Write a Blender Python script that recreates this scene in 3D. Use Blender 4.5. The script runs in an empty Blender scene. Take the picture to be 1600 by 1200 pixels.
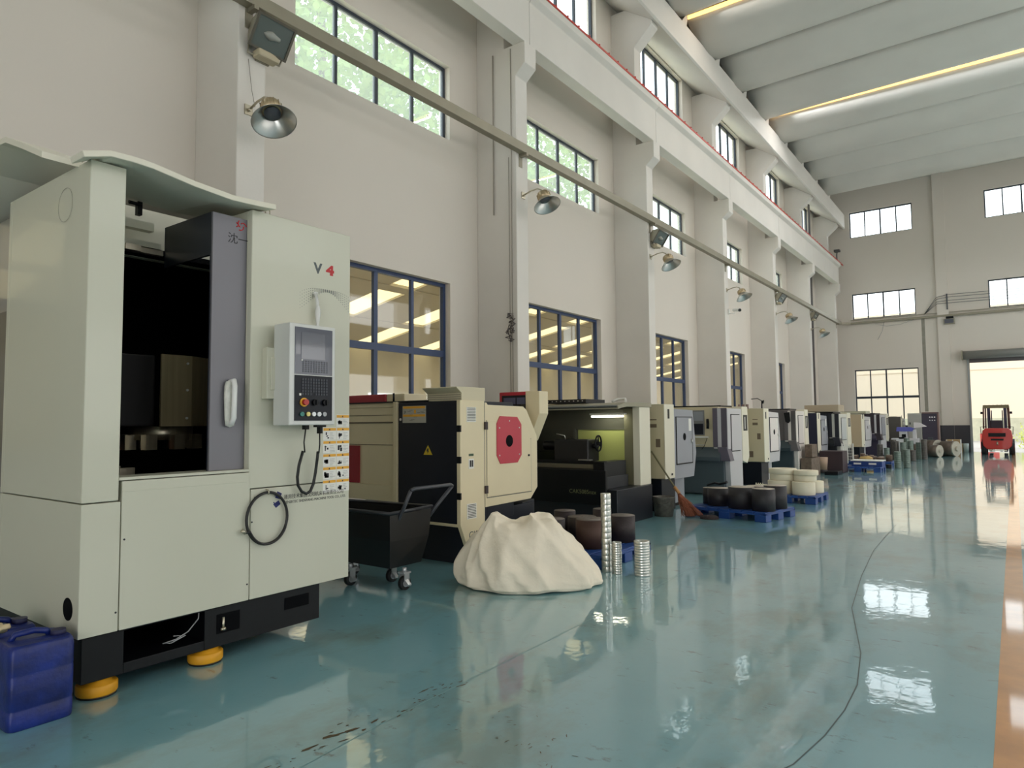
import bpy, bmesh, math, random
from mathutils import Vector, Matrix, noise
random.seed(7)
SC = bpy.context.scene
COL = SC.collection
PI = math.pi

def lin(c):
    return tuple(((v/255)/12.92 if v/255 <= .04045 else ((v/255+.055)/1.055)**2.4) for v in c)

# ------------------------------------------------------------------ camera
cam = bpy.data.objects.new('camera', bpy.data.cameras.new('camera'))
COL.objects.link(cam)
yaw, pitch, roll = 0.635078567, 0.0579121014, 0.00847752170
cy, sy = math.cos(yaw), math.sin(yaw)
f = Vector((-sy*math.cos(pitch), cy*math.cos(pitch), math.sin(pitch)))
r = Vector((cy, sy, 0)); d = f.cross(r)
r2 = math.cos(roll)*r + math.sin(roll)*d
d2 = -math.sin(roll)*r + math.cos(roll)*d
cam.matrix_world = Matrix(((r2.x, -d2.x, -f.x, 0), (r2.y, -d2.y, -f.y, 0), (r2.z, -d2.z, -f.z, 1.5), (0, 0, 0, 1)))
cam.data.sensor_width = 36
cam.data.lens = 1062.49451/1600*36
cam.data.clip_end = 400
SC.camera = cam

# ------------------------------------------------------------------ exposure, sky, lights
SC.view_settings.view_transform = 'Standard'
SC.view_settings.look = 'None'
SC.view_settings.exposure = -0.72
SC.view_settings.gamma = 1.0
SC.view_settings.use_curve_mapping = False
W = bpy.data.worlds.new('sky'); SC.world = W; W.use_nodes = True
nt = W.node_tree
bg = nt.nodes['Background']
tc = nt.nodes.new('ShaderNodeTexCoord'); sp = nt.nodes.new('ShaderNodeSeparateXYZ'); cr = nt.nodes.new('ShaderNodeValToRGB')
nt.links.new(tc.outputs['Generated'], sp.inputs[0]); nt.links.new(sp.outputs['Z'], cr.inputs[0])
cr.color_ramp.elements[0].position = 0.0; cr.color_ramp.elements[0].color = (1.0, .99, .98, 1)
cr.color_ramp.elements[1].position = 0.7; cr.color_ramp.elements[1].color = (.80, .90, 1.0, 1)
nt.links.new(cr.outputs[0], bg.inputs[0]); bg.inputs[1].default_value = 5.2

def area(name, loc, size, rot, power, color=(1, 1, 1)):
    L = bpy.data.lights.new(name, 'AREA'); L.shape = 'RECTANGLE'
    L.size, L.size_y = size; L.energy = power; L.color = color
    o = bpy.data.objects.new(name, L); COL.objects.link(o); o.location = loc; o.rotation_euler = rot
    return o
# daylight entering by the window rows of the right-hand wall (opposite the machines), the gate at the
# near end of the hall, the gate at the far end and the roof skylights
area('daylight_right_low', (9.7, 21, 2.7), (2.6, 33), (0, PI/2, 0), 390, (1, .955, .87))
area('daylight_right_mid', (9.7, 20, 7.2), (1.4, 35), (0, PI/2, 0), 400, (1, .98, .95))
area('daylight_right_high', (9.7, 20, 11.4), (1.4, 36), (0, PI/2, 0), 420, (.98, .99, 1))
area('daylight_near_gate', (2.5, -8.6, 2.6), (7, 4.6), (-PI/2, 0, PI), 220, (1, .96, .90))
area('roof_skylight_far', (1.2, 24.895, 12.40), (14, .10), (0, 0, 0), 620, (.95, .97, 1))
area('roof_skylight_near', (1.2, 17.305, 12.40), (14, .10), (0, 0, 0), 280, (1, .97, .92))

# ------------------------------------------------------------------ materials
MATS = {}
def mat(name, rgb, rough=.5, metal=0, coat=0, var=0.0, vscale=3.0, bump=0.0, bscale=40, emit=0, spec=.5, rvar=0, stretch=None, sheen=0):
    if name in MATS: return MATS[name]
    m = bpy.data.materials.new(name); m.use_nodes = True; n = m.node_tree.nodes; l = m.node_tree.links
    b = n['Principled BSDF']; c = (*lin(rgb), 1)
    b.inputs['Base Color'].default_value = c; b.inputs['Roughness'].default_value = rough
    b.inputs['Metallic'].default_value = metal; b.inputs['Coat Weight'].default_value = coat
    b.inputs['Specular IOR Level'].default_value = spec
    t = n.new('ShaderNodeTexCoord'); mp = n.new('ShaderNodeMapping'); l.new(t.outputs['Object'], mp.inputs[0])
    if stretch: mp.inputs['Scale'].default_value = stretch
    if var or rvar:
        nz = n.new('ShaderNodeTexNoise'); nz.inputs['Scale'].default_value = vscale; nz.inputs['Detail'].default_value = 5
        l.new(mp.outputs[0], nz.inputs[0])
        if var:
            mr = n.new('ShaderNodeMapRange'); mr.inputs[1].default_value = .3; mr.inputs[2].default_value = .7
            mr.inputs[3].default_value = 1-var; mr.inputs[4].default_value = 1+var
            l.new(nz.outputs[0], mr.inputs[0])
            mx = n.new('ShaderNodeVectorMath'); mx.operation = 'SCALE'; mx.inputs[0].default_value = c[:3]
            l.new(mr.outputs[0], mx.inputs['Scale']); l.new(mx.outputs[0], b.inputs['Base Color'])
        if rvar:
            m2 = n.new('ShaderNodeMapRange'); m2.inputs[3].default_value = max(0, rough-rvar); m2.inputs[4].default_value = rough+rvar
            l.new(nz.outputs[0], m2.inputs[0]); l.new(m2.outputs[0], b.inputs['Roughness'])
    if bump:
        nb = n.new('ShaderNodeTexNoise'); nb.inputs['Scale'].default_value = bscale; nb.inputs['Detail'].default_value = 4
        l.new(mp.outputs[0], nb.inputs[0]); bp = n.new('ShaderNodeBump'); bp.inputs['Strength'].default_value = bump
        bp.inputs['Distance'].default_value = .01
        l.new(nb.outputs[0], bp.inputs['Height']); l.new(bp.outputs[0], b.inputs['Normal'])
    if emit:
        b.inputs['Emission Color'].default_value = c; b.inputs['Emission Strength'].default_value = emit
    MATS[name] = m
    return m

wall_m = mat('wall_paint', (222, 214, 203), .75, var=.025, vscale=.35, bump=.12, bscale=18)
conc_m = mat('white_concrete', (224, 219, 211), .7, var=.04, vscale=.8, bump=.15, bscale=25)
shell_m = mat('roof_shell_paint', (214, 211, 203), .6, var=.05, vscale=.6, bump=.15, bscale=12)
frame_m = mat('window_blue_frame', (46, 66, 104), .4)
darkframe_m = mat('window_dark_frame', (52, 60, 70), .45)
cream_m = mat('machine_cream', (226, 220, 198), .38, var=.015, vscale=1.5, coat=.1)
warmcream_m = mat('lathe_warm_cream', (224, 210, 174), .4, var=.03, vscale=2)
pale_m = mat('machine_pale_white', (204, 203, 184), .36, var=.012, vscale=1.2, coat=.15)
tan_m = mat('lathe_tan', (204, 192, 160), .45, var=.03, vscale=2)
grey_m = mat('lathe_grey', (150, 152, 158), .4, var=.03, vscale=2)
doorgrey_m = mat('sliding_door_grey', (120, 118, 124), .38, metal=.15)
lightgrey_m = mat('light_grey_paint', (196, 194, 196), .35, coat=.2)
purple_m = mat('dusk_grey_paint', (92, 86, 98), .45, var=.04)
navy_m = mat('navy_black_paint', (19, 23, 33), .42, spec=.3, var=.1, vscale=4)
black_m = mat('black_paint', (10, 12, 15), .42, spec=.25, var=.15, vscale=5)
rubber_m = mat('black_rubber', (22, 22, 23), .6)
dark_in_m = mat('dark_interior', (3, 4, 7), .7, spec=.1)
slate_m = mat('slate_skirt', (66, 78, 84), .5, var=.05)
steel_m = mat('brushed_steel', (190, 182, 162), .32, metal=.9, var=.1, vscale=30, stretch=(1, 1, .05), rvar=.1)
ring_m = mat('machined_ring_steel', (205, 205, 198), .28, metal=.9, bump=.1, bscale=120)
alu_m = mat('spun_aluminium', (200, 200, 196), .3, metal=.9)
red_m = mat('machine_red', (176, 40, 58), .4)
yellow_m = mat('foot_yellow', (226, 160, 30), .5, var=.08, vscale=8)
blue_pl_m = mat('blue_plastic', (16, 36, 108), .42, var=.45, vscale=9, bump=.3, bscale=30)
pallet_m = mat('pallet_blue', (26, 66, 132), .45, var=.12, vscale=5)
bag_m = mat('woven_white_bag', (248, 236, 214), .75, var=.05, vscale=4, bump=.9, bscale=13, spec=.2)
foam_m = mat('foam_board', (232, 226, 208), .75, var=.02)
drum_m = mat('dark_steel_bar', (62, 54, 54), .55, metal=.4, var=.2, vscale=6, bump=.2, bscale=50)
drumtop_m = mat('sawn_bar_face', (196, 184, 170), .45, metal=.5, var=.12, vscale=5)
foamring_m = mat('cream_blank', (232, 222, 196), .6, var=.04, vscale=4)
hose_m = mat('black_hose', (24, 23, 22), .45)
white_pl_m = mat('white_plastic', (232, 232, 228), .35)
duct_m = mat('galvanised_tray', (150, 144, 126), .45, metal=.35, var=.06)
redrail_m = mat('red_conductor', (196, 62, 48), .5)
orange_m = mat('label_orange', (232, 170, 50), .5)
label_m = mat('label_white', (232, 230, 222), .5)
ink_m = mat('label_ink', (28, 28, 32), .5)
inkblue_m = mat('ink_navy', (24, 32, 96), .5)
inkred_m = mat('ink_red', (190, 34, 40), .5)
inkgrey_m = mat('ink_grey', (84, 92, 92), .5)
seam_m = mat('seam_dark', (96, 96, 88), .6)
screen_m = mat('screen_grey', (96, 98, 108), .15, coat=.5)
brown_m = mat('rust_brown', (110, 66, 40), .8, var=.2, vscale=9)
cardboard_m = mat('cardboard', (186, 154, 110), .8, var=.05)
fork_m = mat('forklift_red', (186, 44, 36), .4, coat=.2)
tyre_m = mat('tyre', (26, 26, 28), .75)
olive_m = mat('guard_olive', (120, 106, 76), .5)
wains_m = mat('dark_wainscot', (64, 62, 68), .6)
bark_m = mat('bark', (90, 76, 58), .9, bump=.4, bscale=12)
leaf_m = mat('leaf', (134, 164, 78), .6)
annex_m = mat('annex_paint', (208, 200, 182), .8, var=.02)
green_lit_m = mat('guard_lit_green', (190, 196, 120), .5)
lampw = mat('tube_glow', (255, 250, 225), .4, emit=14)
sky_strip = mat('skylight_sheet', (255, 236, 186), .5, emit=2.2)
warm_strip = mat('roof_skylight_glow', (255, 200, 112), .5, emit=4.5)
ext_m = mat('outside_wall', (232, 212, 186), .8)
yard_m = mat('outside_yard', (176, 170, 160), .9)

def floor_mat():
    m = bpy.data.materials.new('epoxy_floor'); m.use_nodes = True; n = m.node_tree.nodes; l = m.node_tree.links
    b = n['Principled BSDF']
    t = n.new('ShaderNodeTexCoord')
    def noise_(scale, det, st=(1, 1, 1), rough=.5):
        mp = n.new('ShaderNodeMapping'); mp.inputs['Scale'].default_value = st; l.new(t.outputs['Object'], mp.inputs[0])
        z = n.new('ShaderNodeTexNoise'); z.inputs['Scale'].default_value = scale; z.inputs['Detail'].default_value = det
        z.inputs['Roughness'].default_value = rough
        l.new(mp.outputs[0], z.inputs[0]); return z.outputs[0]
    def ramp(src, p0, p1, c0, c1):
        k = n.new('ShaderNodeValToRGB'); k.color_ramp.elements[0].position = p0; k.color_ramp.elements[1].position = p1
        k.color_ramp.elements[0].color = c0; k.color_ramp.elements[1].color = c1; l.new(src, k.inputs[0]); return k.outputs[0]
    base = ramp(noise_(.55, 6), .35, .65, (*lin((118, 168, 178)), 1), (*lin((132, 180, 188)), 1))
    # thin tan dirt wiped along the aisle
    dirt = ramp(noise_(1.1, 8, (1, .6, 1), .68), .50, .64, (0, 0, 0, 1), (1, 1, 1, 1))
    mx = n.new('ShaderNodeMix'); mx.data_type = 'RGBA'; l.new(base, mx.inputs[6]); mx.inputs[7].default_value = (*lin((116, 134, 120)), 1)
    sc = n.new('ShaderNodeMath'); sc.operation = 'MULTIPLY'; sc.inputs[1].default_value = .62
    l.new(dirt, sc.inputs[0]); l.new(sc.outputs[0], mx.inputs[0])
    # brown scuffs
    scuff = ramp(noise_(6, 9, (.8, 1.6, 1), .72), .60, .68, (0, 0, 0, 1), (1, 1, 1, 1))
    sc2 = n.new('ShaderNodeMath'); sc2.operation = 'MULTIPLY'; sc2.inputs[1].default_value = .75; l.new(scuff, sc2.inputs[0])
    m2 = n.new('ShaderNodeMix'); m2.data_type = 'RGBA'; l.new(sc2.outputs[0], m2.inputs[0]); l.new(mx.outputs[2], m2.inputs[6])
    m2.inputs[7].default_value = (*lin((84, 86, 70)), 1)
    l.new(m2.outputs[2], b.inputs['Base Color'])
    b.inputs['Roughness'].default_value = .30
    b.inputs['Coat Weight'].default_value = 1.0; b.inputs['Coat Roughness'].default_value = .035; b.inputs['Coat IOR'].default_value = 1.6
    rr = ramp(noise_(.9, 5), .3, .8, (.015, .015, .015, 1), (.06, .06, .06, 1)); l.new(rr, b.inputs['Coat Roughness'])
    bp = n.new('ShaderNodeBump'); bp.inputs['Strength'].default_value = .26; bp.inputs['Distance'].default_value = .006
    ad = n.new('ShaderNodeMath'); ad.operation = 'ADD'
    l.new(noise_(3.5, 3, (1, 1, 1)), ad.inputs[0]); mm = n.new('ShaderNodeMath'); mm.operation = 'MULTIPLY'; mm.inputs[1].default_value = .25
    l.new(noise_(22, 3, (1, .5, 1)), mm.inputs[0]); l.new(mm.outputs[0], ad.inputs[1]); l.new(ad.outputs[0], bp.inputs['Height'])
    l.new(bp.outputs[0], b.inputs['Coat Normal'])
    return m
floor_m = floor_mat()

def glass_mat(name, tint, gloss=.08, frost=0):
    m = bpy.data.materials.new(name); m.use_nodes = True; n = m.node_tree.nodes; l = m.node_tree.links
    for x in list(n):
        if x.type != 'OUTPUT_MATERIAL': n.remove(x)
    out = [x for x in n if x.type == 'OUTPUT_MATERIAL'][0]
    tr = n.new('ShaderNodeBsdfTransparent'); tr.inputs[0].default_value = (*tint, 1)
    gl = n.new('ShaderNodeBsdfGlossy'); gl.inputs['Roughness'].default_value = .02
    mx = n.new('ShaderNodeMixShader'); fr = n.new('ShaderNodeLayerWeight'); fr.inputs[0].default_value = .5
    pw = n.new('ShaderNodeMath'); pw.operation = 'POWER'; pw.inputs[1].default_value = 4; l.new(fr.outputs['Facing'], pw.inputs[0])
    ma = n.new('ShaderNodeMath'); ma.operation = 'MULTIPLY_ADD'; ma.inputs[1].default_value = .6; ma.inputs[2].default_value = .04; l.new(pw.outputs[0], ma.inputs[0])
    l.new(ma.outputs[0], mx.inputs[0]); l.new(tr.outputs[0], mx.inputs[1]); l.new(gl.outputs[0], mx.inputs[2])
    if frost:
        tl = n.new('ShaderNodeBsdfTranslucent'); tl.inputs[0].default_value = (*tint, 1)
        m3 = n.new('ShaderNodeMixShader'); m3.inputs[0].default_value = frost
        l.new(mx.outputs[0], m3.inputs[1]); l.new(tl.outputs[0], m3.inputs[2]); l.new(m3.outputs[0], out.inputs[0])
    else: l.new(mx.outputs[0], out.inputs[0])
    return m
glass_m = glass_mat('window_glass', (.93, .96, .96))
frost_m = glass_mat('hazy_window_glass', (.9, .95, .94), frost=.16)

# ------------------------------------------------------------------ mesh helpers
class B:
    def __init__(s): s.bm = bmesh.new()
    def box(s, x0, x1, y0, y1, z0, z1, mi=0):
        if x0 > x1: x0, x1 = x1, x0
        if y0 > y1: y0, y1 = y1, y0
        if z0 > z1: z0, z1 = z1, z0
        v = [s.bm.verts.new((x, y, z)) for z in (z0, z1) for x, y in ((x0, y0), (x1, y0), (x1, y1), (x0, y1))]
        for q in ((3, 2, 1, 0), (4, 5, 6, 7), (0, 1, 5, 4), (1, 2, 6, 5), (2, 3, 7, 6), (3, 0, 4, 7)):
            s.bm.faces.new([v[i] for i in q]).material_index = mi
        return s
    def prism(s, pts, ax, a, b, mi=0):
        """pts 2-D polygon in the plane perpendicular to axis ax, extruded from a to b"""
        def P(p, t): return ((t, p[0], p[1]), (p[0], t, p[1]), (p[0], p[1], t))[ax]
        A = [s.bm.verts.new(P(p, a)) for p in pts]; C = [s.bm.verts.new(P(p, b)) for p in pts]
        n = len(pts)
        for i in range(n): s.bm.faces.new((A[i], A[(i+1) % n], C[(i+1) % n], C[i])).material_index = mi
        s.bm.faces.new(A[::-1]).material_index = mi; s.bm.faces.new(C).material_index = mi
        return s
    def ring(s, c, u, v, ru, rv, n):
        return [s.bm.verts.new(c + u*ru*math.cos(2*PI*i/n) + v*rv*math.sin(2*PI*i/n)) for i in range(n)]
    def cyl(s, p0, p1, r0, r1=None, n=20, mi=0, cap=True, mi1=None):
        p0, p1 = Vector(p0), Vector(p1); r1 = r0 if r1 is None else r1
        w = (p1-p0).normalized(); u = w.orthogonal().normalized(); v = w.cross(u)
        A = s.ring(p0, u, v, r0, r0, n); C = s.ring(p1, u, v, r1, r1, n)
        for i in range(n):
            fc = s.bm.faces.new((A[i], A[(i+1) % n], C[(i+1) % n], C[i])); fc.smooth = True; fc.material_index = mi
        if cap:
            k = mi if mi1 is None else mi1
            s.bm.faces.new(A[::-1]).material_index = k; s.bm.faces.new(C).material_index = k
        return s
    def tube(s, pts, r, n=8, closed=False, mi=0):
        P = [Vector(p) for p in pts]; R = []; m = len(P); prev = None
        for i, p in enumerate(P):
            a = P[i-1] if (i or closed) else p; b = P[(i+1) % m] if (i < m-1 or closed) else p
            w = (b-a).normalized()
            if prev is None: u = w.orthogonal().normalized()
            else:
                u = prev - w*prev.dot(w); u = u.normalized() if u.length > 1e-6 else w.orthogonal().normalized()
            prev = u; R.append(s.ring(p, u, w.cross(u), r, r, n))
        for i in range(m if closed else m-1):
            A, C = R[i], R[(i+1) % m]
            for j in range(n):
                fc = s.bm.faces.new((A[j], A[(j+1) % n], C[(j+1) % n], C[j])); fc.smooth = True; fc.material_index = mi
        if not closed:
            s.bm.faces.new(R[0][::-1]); s.bm.faces.new(R[-1])
        return s
    def lathe(s, prof, c, w=(0, 0, 1), n=24, mi=0, capends=False):
        c = Vector(c); w = Vector(w).normalized(); u = w.orthogonal().normalized(); v = w.cross(u)
        R = [s.ring(c + w*h, u, v, max(rr, 1e-4), max(rr, 1e-4), n) for rr, h in prof]
        for A, C in zip(R, R[1:]):
            for j in range(n):
                fc = s.bm.faces.new((A[j], A[(j+1) % n], C[(j+1) % n], C[j])); fc.smooth = True; fc.material_index = mi
        if capends:
            s.bm.faces.new(R[0][::-1]); s.bm.faces.new(R[-1])
        return s
    def quad(s, *p, mi=0):
        s.bm.faces.new([s.bm.verts.new(q) for q in p]).material_index = mi; return s

def obj(name, b, m, parent=None, bevel=0, world=True, solid=0, sub=0, seg=2):
    bmesh.ops.remove_doubles(b.bm, verts=b.bm.verts, dist=1e-6) if False else None
    bmesh.ops.recalc_face_normals(b.bm, faces=b.bm.faces)
    me = bpy.data.meshes.new(name); b.bm.to_mesh(me); b.bm.free()
    for x in (m if isinstance(m, (list, tuple)) else [m]): me.materials.append(x)
    o = bpy.data.objects.new(name, me); COL.objects.link(o)
    if parent is not None:
        o.parent = parent
        if world: me.transform(wm(parent).inverted())
    if bevel:
        k = o.modifiers.new('bevel', 'BEVEL'); k.width = bevel; k.segments = seg; k.limit_method = 'ANGLE'; k.angle_limit = math.radians(40)
        k.harden_normals = False
    if solid:
        k = o.modifiers.new('solid', 'SOLIDIFY'); k.thickness = solid
    if sub:
        k = o.modifiers.new('sub', 'SUBSURF'); k.levels = sub; k.render_levels = sub
    return o
def wm(o):
    M = o.matrix_basis.copy()
    while o.parent: o = o.parent; M = o.matrix_basis @ M
    return M
def tag(o, label, cat, group=None, kind=None):
    o['label'] = label; o['category'] = cat
    if group: o['group'] = group
    if kind: o['kind'] = kind
    return o
def thing(name, label, cat, loc=(0, 0, 0), rz=0, group=None):
    o = bpy.data.objects.new(name, None); COL.objects.link(o); o.empty_display_size = .1
    o.location = loc; o.rotation_euler = (0, 0, rz); return tag(o, label, cat, group)
def struct(name, b, m, parent=None, **k):
    o = obj(name, b, m, parent, **k); o['kind'] = 'structure'; return o
def dup(o, parent=None, loc=None, rz=None, label=None):
    c = o.copy(); COL.objects.link(c); c.parent = parent
    for ch in list(o.children): dup(ch, c)
    if loc: c.location = loc
    if rz is not None: c.rotation_euler = (0, 0, rz)
    if label: c['label'] = label
    return c
def text(name, s, size, loc, face, m, parent, align='LEFT', sx=1, depth=.0015, bold=0):
    cu = bpy.data.curves.new(name, 'FONT'); cu.body = s; cu.size = size; cu.extrude = depth/2; cu.align_x = align; cu.offset = bold
    t = bpy.data.objects.new(name+'_tmp', cu); COL.objects.link(t)
    bpy.context.view_layer.update()
    me = bpy.data.meshes.new_from_object(t.evaluated_get(bpy.context.evaluated_depsgraph_get()))
    bpy.data.objects.remove(t)
    if face == '+X': R = Matrix(((0, 0, 1), (1, 0, 0), (0, 1, 0))).to_4x4()
    else: R = Matrix(((1, 0, 0), (0, 0, -1), (0, 1, 0))).to_4x4()
    me.transform(Matrix.Translation(loc) @ R @ Matrix.Diagonal((sx, 1, 1, 1)))
    if parent is not None: me.transform(wm(parent).inverted())
    me.materials.clear(); me.materials.append(m)
    o = bpy.data.objects.new(name, me); COL.objects.link(o)
    if parent is not None: o.parent = parent
    return o

# ================================================================== THE HALL
XW, YE = -7.9, 38.0          # left wall face, end wall face
PITCH, Y0C = 5.43, 4.25      # column pitch and first column
XR = 10.0
ROOF = 12.1
ZTOP = 14.6

b = B(); b.box(-8.3, XR+.3, -9.3, YE+.3, -.2, 0); struct('floor', b, floor_m)

def wall_with_holes(b, ax, t0, t1, a0, a1, z0, z1, holes):
    """wall slab between t0..t1 along axis ax, spanning a0..a1 and z0..z1, with rectangular holes (a0,a1,z0,z1)"""
    zs = sorted({z0, z1} | {h[2] for h in holes} | {h[3] for h in holes})
    for za, zb in zip(zs, zs[1:]):
        hh = sorted([(h[0], h[1]) for h in holes if h[2] < zb-1e-6 and h[3] > za+1e-6])
        cur = a0
        for p, q in hh + [(a1, a1)]:
            if p > cur+1e-6:
                if ax == 0: b.box(t0, t1, cur, p, za, zb)
                else: b.box(cur, p, t0, t1, za, zb)
            cur = max(cur, q)

cols = [Y0C + PITCH*k for k in range(-2, 7)]
holesL = []; winL = []
for k, y in enumerate(cols[:-1]):
    for row, (za, zb) in enumerate(((1.2, 3.97), (6.55, 7.9), (10.85, 12.12))):
        h = (y+1.41, y+4.66, za, zb); holesL.append(h); winL.append((row, k, h))
b = B(); wall_with_holes(b, 0, XW-.26, XW, -9, YE, 0, ZTOP, holesL); struct('wall_left', b, wall_m)

def window(n, ax, t, a0, a1, z0, z1, ncol, transom, fm, gm, out, wmull=.05, side=1):
    """window in plane t on axis ax; out: direction of outside (-1/+1) along ax"""
    root = bpy.data.objects.new('window_%d' % n, None); COL.objects.link(root); root['kind'] = 'structure'
    c = t + out*.15
    def bx(b, p, q, za, zb, th, mi=0):
        if ax == 0: b.box(c-th, c+th, p, q, za, zb, mi)
        else: b.box(p, q, c-th, c+th, za, zb, mi)
    b = B(); w = wmull
    bx(b, a0, a1, z0, z0+w, .035); bx(b, a0, a1, z1-w, z1, .035)
    bx(b, a0, a0+w, z0+w, z1-w, .035); bx(b, a1-w, a1, z0+w, z1-w, .035)
    for i in range(1, ncol):
        x = a0 + (a1-a0)*i/ncol; ww = w/2*(1.3 if i == ncol//2 else 1); bx(b, x-ww, x+ww, z0+w, z1-w, .03)
    if transom: bx(b, a0+w, a1-w, transom-.06, transom+.05, .034)
    o = obj('window_frame', b, fm, root); o['kind'] = 'structure'
    b = B(); bx(b, a0+w*.5, a1-w*.5, z0+w*.5, z1-w*.5, .004)
    o = obj('window_pane', b, gm, root); o['kind'] = 'structure'
    return root
wn = 1
for row, k, h in winL:
    window(wn, 0, XW, *h, 4, 2.73 if row == 0 else 0, frame_m if row == 0 else darkframe_m, frost_m if row == 1 else glass_m, -1, .06 if row == 0 else .05); wn += 1

# end wall with three window rows left, three right, and the gate
holesE = []
for x in (-6.42, -.72, 5.0):
    for za, zb in ((1.2, 4.04), (6.62, 7.92), (10.82, 12.15)):
        if x > -2 and za < 2: continue
        holesE.append((x, x+2.8, za, zb))
gate = (-1.58, 2.95, 0, 4.25)
b = B(); wall_with_holes(b, 1, YE, YE+.26, XW-.26, XR, 0, ZTOP, holesE + [gate])
b.box(-2.75, -2.28, YE-.12, YE, 0, ZTOP); b.box(3.6, 4.1, YE-.12, YE, 0, ZTOP)
struct('wall_end', b, wall_m)
for h in holesE:
    window(wn, 1, YE, *h, 4, 2.65 if h[2] < 2 else 0, darkframe_m, glass_m, 1, .05); wn += 1
# dark painted dado on the end wall
b = B(); b.box(-7.0, -2.76, YE-.006, YE, 0, 1.24); b.box(-2.76, -2.27, YE-.126, YE-.12, 0, 1.24); b.box(-2.27, -1.66, YE-.006, YE, 0, 1.24)
struct('trim_1', b, wains_m)
# patch of grey render left of the pilaster
b = B(); b.box(-3.42, -3.28, YE-.004, YE, 1.9, 6.4); struct('trim_2', b, mat('grey_patch', (150, 146, 134), .8, var=.15, vscale=3))
# gate: frame posts, rolled shutter box
b = B(); b.box(-1.66, -1.58, YE-.05, YE+.3, 0, 4.3); b.box(2.95, 3.03, YE-.05, YE+.3, 0, 4.3)
struct('door_1', b, mat('gate_frame', (150, 152, 150), .5))
rs = thing('roller_shutter', 'grey rolled-up shutter box above the far gate', 'shutter', (.7, YE-.2, 4.3))
b = B(); b.cyl((-1.82, YE-.22, 4.48), (3.2, YE-.22, 4.48), .19, n=24); obj('shutter_roll', b, mat('shutter_grey', (140, 140, 136), .5, metal=.2), rs)
for q in (-1.86, 3.18):
    b = B(); b.box(q, q+.06, YE-.42, YE-.005, 4.27, 4.70); obj('end_bracket', b, duct_m, rs)
b = B(); b.box(-1.57, 2.94, YE-.06, YE-.04, 4.12, 4.30); obj('shutter_curtain', b, mat('shutter_dark', (98, 92, 92), .6), rs)

# right wall and near wall (seen only in reflections)
holesR = [(y+1.41, y+4.66, za, zb) for y in cols[:-1] for za, zb in ((1.4, 4.0), (6.5, 7.9), (10.8, 12.1))]
b = B(); wall_with_holes(b, 0, XR, XR+.26, -9, YE, 0, ZTOP, holesR); struct('wall_right', b, wall_m)
b = B(); wall_with_holes(b, 1, -9.26, -9, XW-.26, XR+.26, 0, ZTOP, [(-1, 6, 0, 5)]); struct('wall_near', b, wall_m)

# columns with corbels
for k, y in enumerate(cols):
    w = .36
    b = B()
    pts = [(XW, 0), (-7.0, 0), (-7.0, 7.78), (-6.79, 7.96), (-6.79, 8.36), (-7.26, 8.36), (-7.26, 10.85), (-6.78, 11.3), (-6.78, 11.9), (XW, 11.9)]
    b.prism(pts, 1, y, y+w)
    o = struct('column', b, conc_m, bevel=.012)
    pts = [(-p[0]+2.1, p[1]) for p in pts]
    b = B(); b.prism(pts, 1, y, y+w); struct('column', b, conc_m)
# crane beams between the columns: web, top flange; one segment per bay
for k, y in enumerate(cols[:-1]):
    b = B(); ya, yb = y+.18+.006, y+.18+PITCH-.006
    pts = [(-7.06, 8.36), (-6.80, 8.36), (-6.80, 9.16), (-6.70, 9.24), (-6.70, 9.38), (-7.2, 9.38), (-7.2, 9.24), (-7.06, 9.16)]
    b.prism(pts, 1, ya, yb); struct('crane_beam', b, conc_m, bevel=.01)
b = B(); b.box(-6.74, -6.70, cols[0], 37.7, 9.385, 9.43)
for i in range(120):
    yy = cols[0] + i*.42
    if yy < 37.5: b.box(-6.735, -6.69, yy, yy+.03, 9.43, 9.455)
tag(obj('conductor_rail', b, redrail_m), 'thin red conductor rail running along the crane beam', 'crane rail')
b = B(); b.box(-7.0, -6.93, cols[0], 37.7, 9.38, 9.46); tag(obj('crane_rail', b, mat('rail_steel', (120, 112, 104), .5, metal=.6)), 'steel crane rail on top of the beam behind the red conductor', 'crane rail')
# gutter beam carrying the roof shells
b = B()
b.prism([(XW, 12.16), (-6.68, 11.33), (-6.62, 11.36), (-6.62, 12.08), (XW, 12.6)], 1, -9, YE); struct('gutter_beam', b, conc_m, bevel=.01)
b = B(); b.prism([(XR, 12.16), (8.72, 11.36), (8.72, 12.08), (XR, 12.6)], 1, -9, YE); struct('gutter_beam', b, conc_m)

# roof shells: troughs spanning the hall, bottoms 2.53 m apart
SP = 2.53
ybot = [33.75 - SP*i for i in range(17)]
SK = {3: 1, 7: 1, 11: 1}
for i, yb in enumerate(ybot):
    b = B(); n = 14; m = 18
    gap = .10
    rows = []
    for j in range(m+1):
        x = -6.74 + (XR-1.2+6.74)*j/m; arch = .10*(1-((j/m)*2-1)**2)
        row = []
        for q in range(n+1):
            s_ = -1 + 2*q/n; yy = yb + s_*(SP/2-(.06 if (i in (4, 5, 7, 8)) else .015)); z = ROOF + .42*(s_*s_)**1.05 + arch
            row.append(b.bm.verts.new((x, yy, z)))
        rows.append(row)
    for A, C in zip(rows, rows[1:]):
        for q in range(n):
            fc = b.bm.faces.new((A[q], A[q+1], C[q+1], C[q])); fc.smooth = True
    o = struct('roof_shell', b, shell_m); k = o.modifiers.new('solid', 'SOLIDIFY'); k.thickness = .06; k.offset = 1
    # end fin closing the shell at the beam
# bearing blocks on the gutter beam at each joint
for i, yb in enumerate(ybot):
    b = B(); b.box(-6.9, -6.64, yb-.14, yb+.22, 12.0, 12.12); b.prism([(yb+.62, 12.02), (yb+1.02, 12.02), (yb+1.16, 12.44), (yb+1.04, 12.44)], 0, -6.82, -6.66)
    struct('bearing_block', b, conc_m)
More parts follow.
